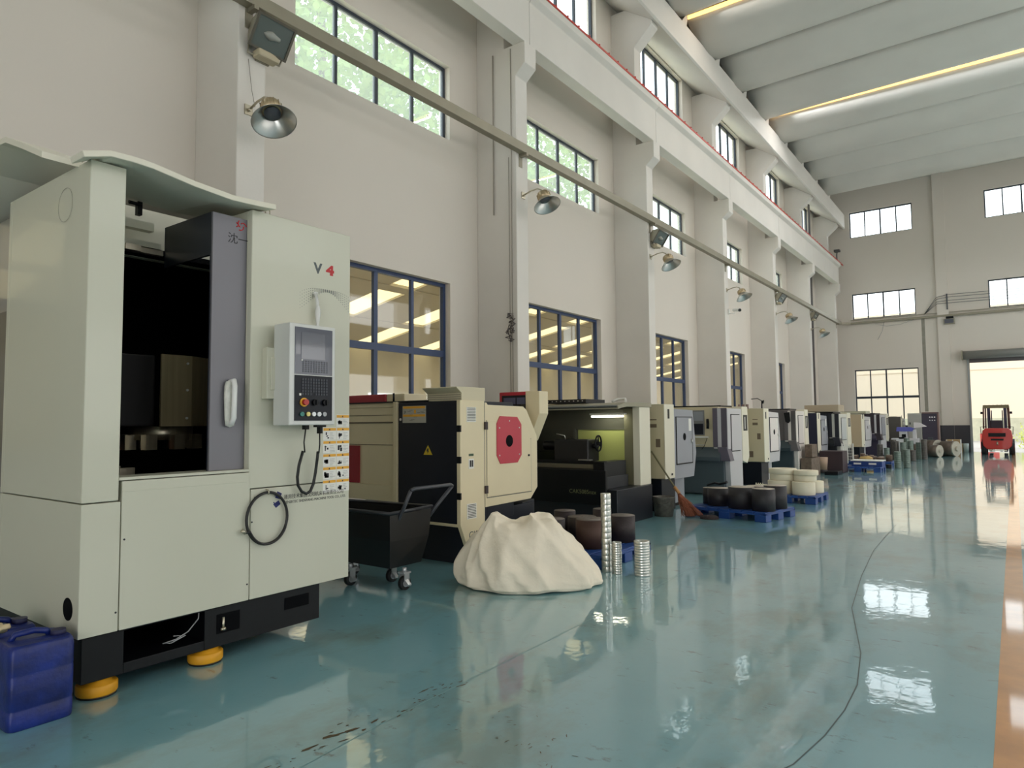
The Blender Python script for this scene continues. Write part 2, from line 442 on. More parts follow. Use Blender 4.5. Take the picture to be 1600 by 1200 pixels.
# roof sheet above, with two daylight strips between shells
b = B(); b.box(XW-.26, XR+.26, -9.3, YE+.3, 13.3, 13.5); struct('ceiling', b, shell_m)
for yj in (ybot[4]+SP/2, ybot[7]+SP/2+.0):
    b = B(); b.prism([(yj-.04, ROOF+.345), (yj+.04, ROOF+.345), (yj+.04, ROOF+.42), (yj-.04, ROOF+.42)], 0, -6.7, XR-1.3); struct('skylight_strip', b, warm_strip)

# ------------------------------------------------------------------ outside
b = B(); b.box(-80, 80, YE+.3, 160, -.25, -.05); struct('ground', b, yard_m)
b = B(); b.box(-14, 30, 58, 58.6, 0, 9.5); b.box(-14, 30, 57.95, 58, 5.0, 5.12); struct('exterior_wall', b, ext_m)
b = B(); b.box(-14, 30, 57.8, 58, 0, 1.6); struct('exterior_dado', b, mat('outside_dado', (190, 186, 160), .85, var=.1))
b = B(); b.box(-8.17, -60, -30, 120, -.3, -.05); struct('ground', b, yard_m)

# annex behind the lower windows: shed roof falling away from the hall, with daylight sheets
ax0, ax1 = XW-.28, -18.0
def rz_(x): return 6.05 - (ax0-x)*.185
b = B()
b.box(ax1-.2, ax0, -9, -8.8, 0, 5); b.box(ax1-.2, ax0, 44, 44.2, 0, 5); b.box(ax1-.2, ax1, -9, 44, 0, rz_(ax1)); b.box(ax1, ax0, -9, 44, -.04, 0)
struct('annex_wall', b, annex_m)
b = B()
strips = []
yy = -8
while yy < 43:
    strips.append((yy, yy+.95)); yy += 2.9
cur = -9
for (p, q) in strips + [(44, 44)]:
    b.prism([(ax0, rz_(ax0)), (ax1, rz_(ax1)), (ax1, rz_(ax1)+.1), (ax0, rz_(ax0)+.1)], 1, cur, p); cur = q
for xx in (-10.6, -13.0, -15.5): b.prism([(xx, rz_(xx)-.03), (xx-.35, rz_(xx-.35)-.03), (xx-.35, rz_(xx-.35)+.05), (xx, rz_(xx)+.05)], 1, -9, 44)
struct('annex_roof', b, annex_m)
b = B()
for (p, q) in strips:
    b.prism([(ax0-.5, rz_(ax0-.5)+.06), (ax1, rz_(ax1)+.06), (ax1, rz_(ax1)+.08), (ax0-.5, rz_(ax0-.5)+.08)], 1, p, q)
struct('annex_skylight', b, sky_strip)
area('annex_daylight', (-13, 18, 3.9), (8, 46), (0, 0, 0), 300, (1, .94, .82))
for k in range(6):
    y = 2+7*k
    b = B(); b.box(ax1+.02, ax1+.05, y, y+2.6, 1.0, 2.6); struct('annex_window', b, mat('annex_daylight_window', (240, 245, 255), .5, emit=1.6))

# trees outside, above the annex roof
def tree(x, y, h, rad, label):
    t = thing('tree', label, 'tree', (x, y, 0), group='trees outside the hall windows')
    b = B(); b.tube([(x, y, 0), (x+.1, y, h*.35), (x-.1, y+.2, h*.6), (x, y, h*.85)], .16)
    for a in range(6):
        b.tube([(x, y, h*(.4+.07*a)), (x+math.cos(a*1.1)*rad*.5, y+math.sin(a*1.1)*rad*.5, h*(.55+.07*a))], .05, n=6)
    obj('trunk', b, bark_m, t)
    b = B(); rnd = random.Random(int(x*7+y))
    for i in range(9000):
        while True:
            p = Vector((rnd.uniform(-1, 1), rnd.uniform(-1, 1), rnd.uniform(-1, 1)))
            if .25 < p.length < 1: break
        if noise.noise(p*2.3 + Vector((x, y, 0))) < -.12: continue
        c = Vector((x, y, h*.70)) + Vector((p.x*rad, p.y*rad, p.z*h*.30))
        u = Vector((rnd.gauss(0, 1), rnd.gauss(0, 1), rnd.gauss(0, 1))).normalized()*.19
        v = u.orthogonal().normalized()*.12
        b.quad(c-u, c-v, c+u, c+v)
    obj('crown', b, leaf_m, t)
tree(-22, 17, 22, 6.0, 'broad green tree outside the first high window')
tree(-23, 26, 23, 6.0, 'green tree outside the second high window')
tree(-24, 37, 21, 6.0, 'paler tree further along outside the high windows')
# ================================================================== WALL FIXTURES
# cable tray along the columns, turning onto the end wall
TZ = 6.42
b = B()
b.box(-6.99, -6.86, -4, 37.55, TZ-.07, TZ+.09)
tray = thing('cable_tray', 'long grey cable tray running along the columns below the crane beam', 'cable tray', (-6.93, 4, TZ))
obj('tray_run', b, duct_m, tray, bevel=.006)
b = B()
b.prism([(-6.99, 37.55), (-6.87, 37.55), (-6.5, 37.82), (-6.5, 37.94), (-6.6, 37.94)], 2, TZ-.05, TZ+.05)
b.box(-6.5, XR, 37.86, 37.96, TZ-.05, TZ+.05); b.box(-6.5, XR, 37.9, 37.94, TZ+.14, TZ+.17)
obj('tray_corner', b, duct_m, tray)
for y in cols[1:]:
    b = B(); b.box(-7.0, -6.84, y+.1, y+.16, TZ-.12, TZ-.07); b.box(-7.0, -6.99, y+.08, y+.18, TZ-.3, TZ-.06); obj('tray_bracket', b, duct_m, tray)

def bell_lamp(x, y, z, label):
    t = thing('bell_lamp', label, 'lamp', (x, y, z), group='bell lamps bracketed on the columns')
    b = B(); b.box(x, x+.015, y-.05, y+.05, z-.06, z+.06); b.cyl((x+.01, y, z), (x+.05, y, z), .02); obj('wall_plate', b, steel_m, t)
    b = B(); b.tube([(x+.02, y, z), (x+.18, y, z+.05), (x+.32, y, z+.06), (x+.40, y, z+.02), (x+.43, y, z-.06)], .014, n=8); obj('arm', b, steel_m, t)
    w = Vector((.42, -.10, -.9)).normalized(); c = Vector((x+.43, y, z-.05))
    b = B(); b.lathe([(.02, 0), (.10, .0), (.115, .03), (.115, .12), (.09, .13)], c, w, n=24, capends=True)
    for i in range(12):
        a = 2*PI*i/12; u = w.orthogonal().normalized(); v = w.cross(u); p = c + (u*math.cos(a)+v*math.sin(a))*.118
        b.cyl(p + w*.02, p + w*.12, .006, n=5)
    obj('housing', b, mat('lamp_housing', (190, 172, 140), .35, metal=.7), t)
    b = B(); b.lathe([(.10, .12), (.12, .15), (.235, .27), (.245, .275), (.235, .266), (.118, .145)], c, w, n=32)
    obj('lamp_shade', b, alu_m, t)
    b = B(); b.lathe([(.0, .135), (.09, .135), (.092, .155), (.0, .157)], c, w, n=20); obj('lens', b, screen_m, t)
    return t
def floodlight(x, y, z, label, s=1.0):
    t = thing('floodlight', label, 'floodlight', (x, y, z), group='square floodlights on the columns')
    M = Matrix.Translation((x+.22*s, y, z)) @ Matrix.Rotation(math.radians(-8), 4, 'X') @ Matrix.Rotation(math.radians(-10), 4, 'Z') @ Matrix.Rotation(math.radians(34), 4, 'Y')
    def tr(b): bmesh.ops.transform(b.bm, matrix=M, verts=b.bm.verts); return b
    b = B(); b.prism([(-.20*s, -.10*s), (-.20*s, .10*s), (-.05*s, .20*s), (.05*s, .20*s), (.05*s, -.20*s), (-.05*s, -.20*s)], 1, -.24*s, .24*s); obj('housing', tr(b), duct_m, t, bevel=.01)
    b = B()
    for (a0, a1, c0, c1) in ((-.26, .26, .19, .22), (-.26, .26, -.22, -.19), (-.26, -.23, -.19, .19), (.23, .26, -.19, .19)): b.box(.05*s, .08*s, a0*s, a1*s, c0*s, c1*s)
    obj('rim', tr(b), mat('flood_rim', (96, 90, 78), .5, metal=.3), t)
    b = B(); b.box(.055*s, .06*s, -.23*s, .23*s, -.19*s, .19*s); obj('lens', tr(b), mat('flood_glass', (92, 96, 90), .15, coat=.6), t)
    b = B(); b.lathe([(.0, -.10*s), (.04*s, -.06*s), (.06*s, 0), (.04*s, .06*s), (.025*s, .12*s), (0, .13*s)], (.062*s, -.02*s, 0), (0, 1, 0), n=16); obj('bulb', tr(b), mat('bulb_grey', (160, 162, 154), .3), t)
    b = B(); b.tube([(x+.02, y-.2*s, z-.12*s), (x+.05, y-.24*s, z-.26*s), (x+.10, y+.2*s, z-.28*s), (x+.2*s, y+.25*s, z-.05)], .014); b.box(x, x+.03, y-.1*s, y+.1*s, z-.3*s, z-.2*s); obj('bracket', b, duct_m, t)
    b = B(); b.box(x+.03, x+.17, y-.16*s, y+.16*s, z-.30*s, z-.2*s); obj('ballast_box', b, mat('ballast_cream', (190, 178, 150), .5), t, bevel=.02)
    return t
bell_lamp(-7.0, cols[2]+.14, 5.15, 'bell lamp on the nearest column, directly under a floodlight')
bell_lamp(-7.0, cols[3]+.2, 5.62, 'bell lamp alone on the second column, between two rows of windows')
bell_lamp(-7.0, cols[4]+.14, 5.54, 'bell lamp on the third column, under a small tilted floodlight')
bell_lamp(-7.0, cols[5]+.2, 5.56, 'bell lamp on the fourth column, above a security camera')
bell_lamp(-7.0, cols[6]+.2, 5.5, 'bell lamp on the fifth column, under a floodlight seen edge on')
bell_lamp(-7.0, cols[7]+.2, 5.5, 'smallest bell lamp, on the last free-standing column by the corner')
floodlight(-7.0, cols[2]+.30, 6.04, 'large square floodlight above the nearest bell lamp', .88)
floodlight(-7.0, cols[4]+.3, 6.02, 'tilted floodlight above the bell lamp of the third column', .8)
floodlight(-7.0, cols[6]+.3, 6.1, 'floodlight above the bell lamp of the fifth column', .8)
floodlight(-7.0, cols[7]+.3, 6.1, 'floodlight at the corner column beside the tray bend', .7)
t = thing('security_camera', 'small white security camera on the fourth column below a bell lamp', 'camera', (-7, cols[5]+.3, 4.9))
b = B(); b.box(-7, -6.97, cols[5]+.25, cols[5]+.35, 4.82, 4.98); b.tube([(-6.97, cols[5]+.3, 4.85), (-6.82, cols[5]+.3, 4.83), (-6.78, cols[5]+.3, 4.9)], .015); obj('bracket', b, white_pl_m, t)
b = B(); b.cyl((-6.86, cols[5]+.38, 4.95), (-6.62, cols[5]+.2, 4.9), .045); obj('housing', b, white_pl_m, t)
b = B(); b.cyl((-6.625, cols[5]+.205, 4.901), (-6.60, cols[5]+.185, 4.896), .046); obj('lens', b, black_m, t)
t = thing('end_wall_lamp', 'boxy lamp hung under the cable tray on the end wall pilaster', 'lamp', (-2.3, YE-.2, 6.2))
b = B(); b.box(-2.5, -2.05, YE-.24, YE-.13, 6.0, 6.25); obj('housing', b, duct_m, t, bevel=.01)
b = B(); b.box(-2.46, -2.1, YE-.245, YE-.24, 6.03, 6.22); obj('lens', b, screen_m, t)
b = B(); b.box(-2.4, -2.1, YE-.2, YE-.13, 6.25, 6.36); obj('bracket', b, black_m, t)
# wires
b = B()
for dz in (0, .12, .28, .4): b.tube([(-3.3, YE-.03, 6.55), (-2.75, YE-.17, 7.0+dz*.8), (-2.3, YE-.17, 7.0+dz), (4, YE-.1, 6.92+dz)], .012, n=5)
b.box(-2.36, -2.30, YE-.16, YE-.13, 6.7, 7.45)
tag(obj('overhead_wires', b, mat('wire_grey', (96, 98, 100), .6)), 'bundle of thin wires fanning out on the end wall above the cable tray', 'wires')
b = B(); b.tube([(-5.4, YE-.08, 6.3), (-4.9, YE-.1, 6.15), (-4.3, YE-.1, 6.18), (-3.6, YE-.08, 6.4)], .008, n=5); b.tube([(-5.0, YE-.08, 6.36), (-5.1, YE-.1, 5.9), (-5.3, YE-.12, 5.5)], .01, n=5)
tag(obj('loose_wire', b, mat('wire_pale', (150, 148, 146), .6)), 'loose wire sagging below the tray on the end wall', 'wire')
# conduits with a knot of cable on the second column side
y2 = cols[3]
b = B()
b.tube([(-7.10, y2-.012, 8.3), (-7.10, y2-.012, 1.8)], .008, n=6); b.tube([(-7.16, y2-.012, 6.3), (-7.15, y2-.012, 1.8)], .006, n=6); b.tube([(-7.5, y2-.02, 8.3), (-7.5, y2-.02, 5.3)], .012, n=6)
tag(obj('column_cables', b, mat('conduit_paint', (170, 162, 150), .6)), 'thin cables clipped down the side of the second column', 'cables')
b = B(); rnd = random.Random(3); p = Vector((-7.12, y2-.06, 3.45)); pts = [p.copy()]
for i in range(46):
    p = Vector((-7.12+rnd.uniform(-.1, .1), y2-.05+rnd.uniform(-.03, .03), 3.45-.5*i/46+rnd.uniform(-.09, .09))); pts.append(p)
b.tube(pts, .008, n=5)
tag(obj('cable_coil', b, mat('cable_dark', (92, 84, 84), .6)), 'tangled coil of cable hanging on the second column', 'cable')
b = B(); b.tube([(-6.97, cols[2]+.32, 6.35), (-6.97, cols[2]+.32, 5.9)], .012, n=6); b.tube([(-6.98, cols[2]+.12, 5.75), (-6.97, cols[2]+.16, 5.4), (-6.96, cols[2]+.2, 5.2)], .004, n=5)
tag(obj('lamp_cable', b, mat('conduit_paint2', (150, 142, 130), .6)), 'thin cable linking the nearest floodlight and bell lamp', 'cable')
b = B(); yk = 34.5
b.box(-7.6, -7.52, yk-.04, yk+.04, 0, 12); tag(obj('drain_pipe', b, mat('pipe_dark', (96, 92, 92), .6)), 'dark vertical drain pipe in the last bay of the left wall', 'pipe')
b = B(); b.tube([(-6.9, 37.2, 9.46), (-6.9, 37.2, 9.9), (-6.85, 37.1, 10.05)], .03, n=6); b.box(-6.98, -6.72, 36.9, 37.2, 10.0, 10.1)
tag(obj('crane_buffer', b, mat('buffer_dark', (80, 78, 78), .5)), 'small dark stop standing on the far end of the crane rail', 'crane stop')

# floor: yellow lane line, joint line, stains
b = B(); b.box(-.135, .005, -8.5, 37.9, 0, .0015)
m = mat('lane_orange', (214, 146, 72), .3, coat=1, var=.14, vscale=5)
struct('lane_line', b, m)
MATS['lane_orange'].node_tree.nodes['Principled BSDF'].inputs['Coat Roughness'].default_value = .05
def floor_line(name, pts, w, m, z=.0012):
    b = B(); P = [Vector((*p, 0)) for p in pts]; L = []
    for i, p in enumerate(P):
        t = (P[min(i+1, len(P)-1)] - P[max(i-1, 0)]).normalized(); n_ = Vector((-t.y, t.x, 0))
        L.append((b.bm.verts.new(p+n_*w/2+Vector((0, 0, z))), b.bm.verts.new(p-n_*w/2+Vector((0, 0, z)))))
    for (a, c), (d_, e) in zip(L, L[1:]): b.bm.faces.new((a, c, e, d_))
    return struct(name, b, m)
floor_line('floor_joint', [(-2.56, 1.6), (-2.62, 2.4), (-2.64, 3.2), (-2.66, 4.2), (-2.69, 5.2), (-2.72, 7)], .006, mat('joint_pale', (128, 168, 168), .4))
floor_line('floor_crack', [(-.95, 2.9), (-.84, 3.19), (-.79, 3.56), (-.77, 3.93), (-.78, 4.34), (-.86, 4.94), (-.99, 5.53), (-1.11, 6.07), (-1.25, 7.36), (-1.37, 8.88), (-1.43, 11.21)], .007, mat('crack_dark', (88, 104, 104), .6))
rnd = random.Random(11); b = B()
def blot(x, y, l, w, ang):
    n = 11; P = []
    for i in range(n):
        a = 2*PI*i/n; rr = 1+rnd.uniform(-.45, .3)
        u, v = math.cos(a)*l*rr, math.sin(a)*w*rr
        P.append((x+u*math.cos(ang)-v*math.sin(ang), y+u*math.sin(ang)+v*math.cos(ang), .001))
    b.bm.faces.new([b.bm.verts.new(p) for p in P])
for (x, y, l, w) in [(-2.70, 2.05, .05, .010), (-2.71, 2.20, .055, .016), (-2.685, 2.30, .05, .012), (-2.67, 2.42, .03, .008), (-2.74, 2.86, .05, .006), (-2.62, 3.03, .045, .006), (-2.64, 2.6, .02, .006), (-2.65, 2.75, .03, .004), (-2.63, 2.2, .03, .006), (-2.64, 2.33, .015, .009), (-2.66, 2.1, .02, .006), (-2.79, 2.30, .02, .005)]:
    blot(x, y, l, w, 1.45+rnd.uniform(-.2, .2))
for i in range(40): blot(rnd.gauss(-2.66, .05), rnd.uniform(1.8, 3.1), rnd.uniform(.004, .018), rnd.uniform(.002, .005), 1.4+rnd.uniform(-.5, .5))
for i in range(26): blot(rnd.gauss(-1.95, .16), rnd.gauss(2.7, .12), rnd.uniform(.004, .018), rnd.uniform(.002, .003), rnd.uniform(0, 3))
struct('floor_stains', b, mat('stain_brown', (86, 72, 48), .6))

# ================================================================== VERTICAL MACHINING CENTRE (foreground)
FX, Y1, Y2 = -4.1, 1.608, 3.46
V = thing('vertical_lathe', 'tall pale vertical lathe with an open door bay and a side control panel, nearest machine', 'machine tool', (-5.2, 2.5, 0))
b = B()
b.prism([(-5.28, Y1), (FX, Y1), (FX, 1.80), (FX-.05, 1.80), (FX-.05, Y1+.05), (-5.28, Y1+.05)], 2, 1.082, 3.0)   # side sheet and front post
b.box(FX-.35, FX-.05, 1.76, 1.80, 1.2, 2.99)                   # return inside the bay
b.box(-5.33, -5.28, Y1, 1.9, 1.082, 3.0)
obj('left_post', b, pale_m, V, bevel=.006)
b = B(); b.prism([(-5.28, Y1), (FX, Y1), (FX, 1.812), (FX-.05, 1.812), (FX-.05, Y1+.05), (-5.28, Y1+.05)], 2, .355, 1.076); b.box(-5.33, -5.28, Y1, 1.9, .355, 1.076)
# hole in the side sheet near the floor is a dark recessed disc
obj('corner_skirt', b, pale_m, V, bevel=.004)
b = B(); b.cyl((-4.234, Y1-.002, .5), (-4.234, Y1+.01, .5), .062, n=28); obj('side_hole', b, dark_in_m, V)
b = B(); b.lathe([(.099, 0), (.101, .0005), (.101, .001), (.099, .001), (.099, 0)], (-4.423, Y1-.002, 2.80), (0, -1, 0), n=40); obj('knockout_ring', b, mat('knockout_line', (150, 148, 134), .6), V)
b = B(); b.box(FX-.05, FX, 1.818, 2.625, .355, 1.19); obj('front_skirt', b, pale_m, V, bevel=.004)
b = B(); b.box(FX-.20, FX+.001, 1.80, 2.613, 1.195, 1.212); b.box(FX-.045, FX+.0015, 1.82, 2.6, 1.128, 1.134); obj('door_sill', b, pale_m, V, bevel=.002)
b = B(); b.box(FX-.05, FX, 2.613, Y2, 1.082, 2.965); b.box(-5.28, FX-.05, Y2-.04, Y2, .355, 2.965); b.box(FX-.30, FX-.05, 2.613, 2.64, 1.082, 2.965); obj('front_panel', b, pale_m, V, bevel=.006)
b = B(); b.box(FX-.05, FX, 2.631, Y2-.002, .355, 1.076); obj('right_skirt', b, pale_m, V, bevel=.004)
# bay lining and rear body
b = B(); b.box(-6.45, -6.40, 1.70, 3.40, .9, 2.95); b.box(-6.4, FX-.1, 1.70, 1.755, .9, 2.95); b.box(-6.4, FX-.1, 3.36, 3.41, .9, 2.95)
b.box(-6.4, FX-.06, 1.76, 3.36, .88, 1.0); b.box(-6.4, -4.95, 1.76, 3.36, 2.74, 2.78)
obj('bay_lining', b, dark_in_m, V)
b = B(); b.box(-6.7, -5.34, 1.685, 1.697, .33, 2.96); b.box(-6.7, -6.47, 1.70, 3.40, .33, 2.96)
obj('rear_cabinet', b, mat('rear_cabinet_grey', (150, 146, 136), .3, coat=.3), V, bevel=.01)
b = B(); b.box(-6.2, -5.36, 1.675, 1.685, 1.1, 2.30); b.box(-5.42, -5.36, 1.665, 1.68, 2.28, 2.32); obj('rear_door', b, mat('rear_door_grey', (90, 88, 82), .35, coat=.3), V)
b = B()
b.box(-5.16, -5.10, 1.76, 3.3, 2.735, 3.10); b.box(-5.0, -4.93, 1.76, 2.36, 2.90, 2.96); b.box(-5.1, -4.82, 1.76, 2.36, 2.75, 2.79)
obj('top_rail', b, pale_m, V)
b = B(); b.box(-4.84, -4.79, 1.76, 2.36, 2.70, 2.735); b.box(-4.80, -4.77, 2.1, 2.2, 2.70, 2.74); obj('door_track', b, steel_m, V)
b = B(); b.box(-4.74, -4.70, 2.14, 2.17, 2.93, 3.02); b.tube([(-4.70, 2.08, 3.0), (-4.70, 2.16, 3.0)], .012); obj('track_hook', b, black_m, V)
# sliding door
dr = B(); dr.box(FX-.075, FX-.055, 2.365, 2.61, 1.213, 2.9); D = obj('sliding_door', dr, doorgrey_m, V, bevel=.002)
b = B(); b.box(-4.79, FX-.076, 2.368, 2.388, 2.62, 2.905); b.box(-4.19, FX-.076, 2.366, 2.386, 1.213, 2.62); obj('door_edge', b, mat('door_edge_navy', (30, 34, 44), .35), D)
b = B()
b.tube([(FX-.05, 2.50, 1.79), (FX-.005, 2.50, 1.795), (FX+.012, 2.495, 1.76), (FX+.012, 2.492, 1.55), (FX-.005, 2.49, 1.52), (FX-.05, 2.49, 1.525)], .017, n=10)
obj('door_handle', b, white_pl_m, D)
b = B(); n = 12
b.lathe([(.0, 0), (.03, .01), (.040, .05), (.036, .12), (.044, .2), (.038, .27), (.028, .30), (.0, .31)], (FX-.012, 2.49, 1.49), (0, 0, 1), n=12)
for v in b.bm.verts: v.co.y += noise.noise(v.co*30)*.008; v.co.x = FX-.05+(v.co.x-(FX-.05))*.5
obj('handle_wrap', b, mat('plastic_wrap', (206, 206, 196), .25, coat=.6, var=.06, vscale=40, bump=.6, bscale=60), D)
text('door_lettering', '沈一', .075, (FX-.054, 2.468, 2.725), '+X', ink_m, D)
b = B()
for a0 in (0, 2.1, 4.2): b.tube([(FX-.054, 2.568+math.cos(a0+q*.32)*(.036-.004*q), 2.85+math.sin(a0+q*.32)*(.036-.004*q)) for q in range(7)], .004, n=5)
b.tube([(FX-.054, 2.53, 2.865), (FX-.054, 2.548, 2.85), (FX-.054, 2.53, 2.835)], .004, n=5)
obj('door_emblem', b, inkred_m, D)
# turret, guards, chuck inside the bay
b = B()
b.prism([(-5.0, 2.47), (-5.02, 2.47), (-5.02, 2.69), (-5.22, 3.1), (-5.2, 3.12), (-5.0, 2.70)], 2, 1.5, 2.03)
guard_m = mat('guard_steel', (176, 162, 128), .42, metal=.45, var=.1, vscale=30, stretch=(1, 1, .05))
obj('steel_guard', b, guard_m, V)
b = B(); b.box(-4.9, -4.86, 1.765, 1.80, 1.4, 2.0); obj('edge_guard', b, guard_m, V)
b = B(); b.box(-5.6, -5.05, 2.15, 2.45, 1.5, 2.02); obj('ram_head', b, mat('ram_dark', (26, 24, 26), .4), V, bevel=.01)
b = B(); 
for z in (1.56, 1.77, 1.97): b.cyl((-4.995, 2.66, z), (-4.985, 2.66, z), .009, n=10)
obj('guard_bolts', b, white_pl_m, V)
b = B(); b.cyl((-5.25, 2.6, 1.40), (-5.25, 2.6, 1.50), .22); 
for a in range(8): b.box(-5.25+.24*math.cos(a*PI/4)-.04, -5.25+.24*math.cos(a*PI/4)+.04, 2.6+.24*math.sin(a*PI/4)-.04, 2.6+.24*math.sin(a*PI/4)+.04, 1.33, 1.44)
obj('turret', b, steel_m, V)
b = B(); b.lathe([(0, .0), (.30, 0), (.30, .12), (.26, .14), (.0, .14)], (-5.05, 2.12, 1.0), (0, 0, 1), n=36, capends=True); obj('rotary_table', b, mat('chuck_steel', (150, 140, 120), .35, metal=.85), V)
for a in (.4, 2.5, 4.6):
    b = B(); b.box(-5.05+.17*math.cos(a)-.03, -5.05+.17*math.cos(a)+.03, 2.12+.17*math.sin(a)-.05, 2.12+.17*math.sin(a)+.05, 1.14, 1.22)
    obj('chuck_jaw', b, steel_m, V)
b = B(); b.box(-5.6, -5.5, 2.25, 2.36, 1.28, 1.36); obj('copper_block', b, mat('copper', (176, 96, 60), .45, metal=.5), V)
# letters and labels
text('model_lettering', 'V', .105, (FX+.0005, 3.122, 2.622), '+X', inkgrey_m, V, sx=1.05, bold=.004)
text('model_numeral', '4', .095, (FX+.0005, 3.235, 2.628), '+X', inkred_m, V, sx=1.35, bold=.006)
text('maker_lettering', '通用技术集团沈阳机床有限责任公司', .0355, (FX+.0005, 2.884, .990), '+X', ink_m, V, sx=.92)
text('maker_lettering', 'GENERTEC SHENYANG MACHINE TOOL CO., LTD.', .0265, (FX+.0005, 2.884, .957), '+X', ink_m, V, sx=.90)
b = B()
b.prism([(2.815, 1.005), (2.832, 1.048), (2.868, 1.030), (2.852, .992)], 0, FX, FX+.001)
b.prism([(2.800, .962), (2.842, .985), (2.858, .958), (2.822, .935)], 0, FX, FX+.001)
for k in range(2): b.tube([(FX+.0008, 2.832+.034*math.cos(PI*k+.5+q*.35), .993+.034*math.sin(PI*k+.5+q*.35)) for q in range(6)], .004, n=4)
obj('maker_emblem', b, inkblue_m, V)
b = B()
for i in range(26):
    for j in range(6):
        t_ = i/25; y = 3.0+.46*t_; z = 2.40+.10*math.sin(t_*PI*.95)-.02*t_ + (j-2.5)*(.013+.010*math.cos(t_*6)) + .02*t_
        s_ = .0022+.0018*math.sin(t_*PI)
        b.quad((FX+.0006, y-s_, z), (FX+.0006, y, z-s_), (FX+.0006, y+s_*2, z), (FX+.0006, y, z+s_))
for q in range(12): pass
obj('dot_swoosh', b, inkgrey_m, V)
# warning label sheet
for rI in range(6):
    zt = 1.578 - rI*.0965
    for c in range(2):
        if rI == 0 and c == 0: continue
        lab = B(); org = B(); blk = B()
        ya = 3.214 + c*.124 if rI else 3.335
        lab.box(FX, FX+.0006, ya, ya+.12, zt-.093, zt); org.box(FX, FX+.0012, ya+.002, ya+.118, zt-.024, zt-.004)
        rr = random.Random(rI*2+c)
        for q in range(5): blk.box(FX, FX+.0013, ya+.01+rr.random()*.03, ya+.02+rr.random()*.035, zt-.085+rr.random()*.04, zt-.075+rr.random()*.04)
        for q in range(5): blk.box(FX, FX+.0012, ya+.062, ya+.085+rr.random()*.028, zt-.04-.011*q, zt-.0415-.011*q)
        blk.prism([(ya+.05, zt-.021), (ya+.066, zt-.021), (ya+.058, zt-.007)], 0, FX, FX+.0016)
        L_ = obj('warning_label', lab, label_m, V); obj('label_header', org, orange_m, L_); obj('label_print', blk, ink_m, L_)
# screws and seams
b = B()
for (y, z) in ((1.818-.02, .46), (2.61, .46), (2.64, .86), (1.835, .86), (2.66, 1.02), (3.42, 1.02), (3.40, 1.12)): b.cyl((FX-.001, y, z), (FX+.002, y, z), .006, n=8)
obj('screw', b, ink_m, V)
# base frame with feet
b = B()
b.box(-6.5, FX-.03, 1.64, 1.86, .10, .355); b.box(-6.5, FX-.03, 2.34, 3.215, .10, .355); b.box(-6.5, FX-.03, 1.86, 2.34, .10, .16); b.box(-6.5, -4.9, 1.86, 2.34, .175, .355)
b.box(-6.5, FX-.03, 1.64, 3.215, .34, .354)
obj('base_frame', b, black_m, V, bevel=.004)
for q in ((FX-.03, FX-.026, 2.92, 3.12, .22, .30), (FX-.03, FX-.027, 2.42, 2.58, .18, .30)):
    b = B(); b.box(*q); obj('base_slot', b, dark_in_m, V)
b = B(); b.cyl((FX-.02, 2.46, .20), (FX-.02, 2.46, .28), .008); b.cyl((FX-.02, 2.46, .2), (FX-.02, 2.46, .215), .018, n=6); obj('levelling_bolt', b, steel_m, V)
for (x, y) in ((-4.22, 2.40), (-4.22, 1.76), (-4.75, 3.0), (-6.2, 1.8), (-6.2, 3.1)):
    b = B(); b.lathe([(0, .0), (.098, 0), (.105, .012), (.105, .055), (.098, .062), (.078, .063), (.076, .085), (0, .088)], (x, y, .008), (0, 0, 1), n=32); F = obj('foot', b, yellow_m, V)
    b = B(); b.cyl((x, y, 0), (x, y, .01), .1, n=28); b.cyl((x, y, .09), (x, y, .135), .03); obj('foot_pad', b, rubber_m, F)
b = B(); b.tube([(FX-.06, 2.32, .36), (FX-.05, 2.31, .30), (FX-.04, 2.24, .24), (FX-.03, 2.16, .215), (FX-.03, 2.08, .21), (FX-.03, 2.13, .2), (FX-.03, 2.22, .225), (FX-.04, 2.15, .235)], .004, n=6)
obj('loose_cord', b, mat('cord_grey', (150, 150, 150), .5), V)
# control panel
P = B(); P.box(-4.05, -3.87, 2.755, 3.135, 1.50, 2.19); CP = obj('control_panel', P, mat('panel_white', (212, 213, 208), .35, coat=.2), V, bevel=.008)
b = B(); b.box(-3.872, -3.866, 2.795, 3.105, 1.845, 2.165); obj('screen_bezel', b, mat('panel_bezel', (72, 76, 90), .3, coat=.4), CP)
b = B(); b.box(-3.866, -3.864, 2.845, 3.04, 1.95, 2.13); b.box(-3.866, -3.865, 2.80, 2.838, 1.98, 2.12); obj('screen', b, screen_m, CP)
b = B()
for i in range(10):
    for j in range(6): b.box(-3.866, -3.8645, 2.855+i*.022, 2.868+i*.022, 1.86+j*.014, 1.869+j*.014)
obj('soft_keys', b, mat('soft_key', (60, 64, 74), .4), CP)
b = B(); b.box(-3.872, -3.865, 2.795, 3.105, 1.53, 1.838); obj('key_plate', b, navy_m, CP)
b = B()
for i in range(10):
    for j in range(6):
        if (i, j) in ((4, 0),): continue
        b.box(-3.865, -3.861, 2.85+i*.022, 2.864+i*.022, 1.705+j*.02, 1.718+j*.02)
obj('keys', b, mat('key_grey', (52, 56, 66), .4), CP)
b = B(); b.box(-3.865, -3.8625, 2.845, 2.855, 1.935, 1.947); b.box(-3.865, -3.8625, 2.83, 2.845, 1.70, 1.715); obj('white_key', b, label_m, CP)
b = B(); b.cyl((-3.865, 2.865, 1.655), (-3.855, 2.865, 1.655), .030, n=24); E_ = obj('emergency_stop', b, orange_m, CP)
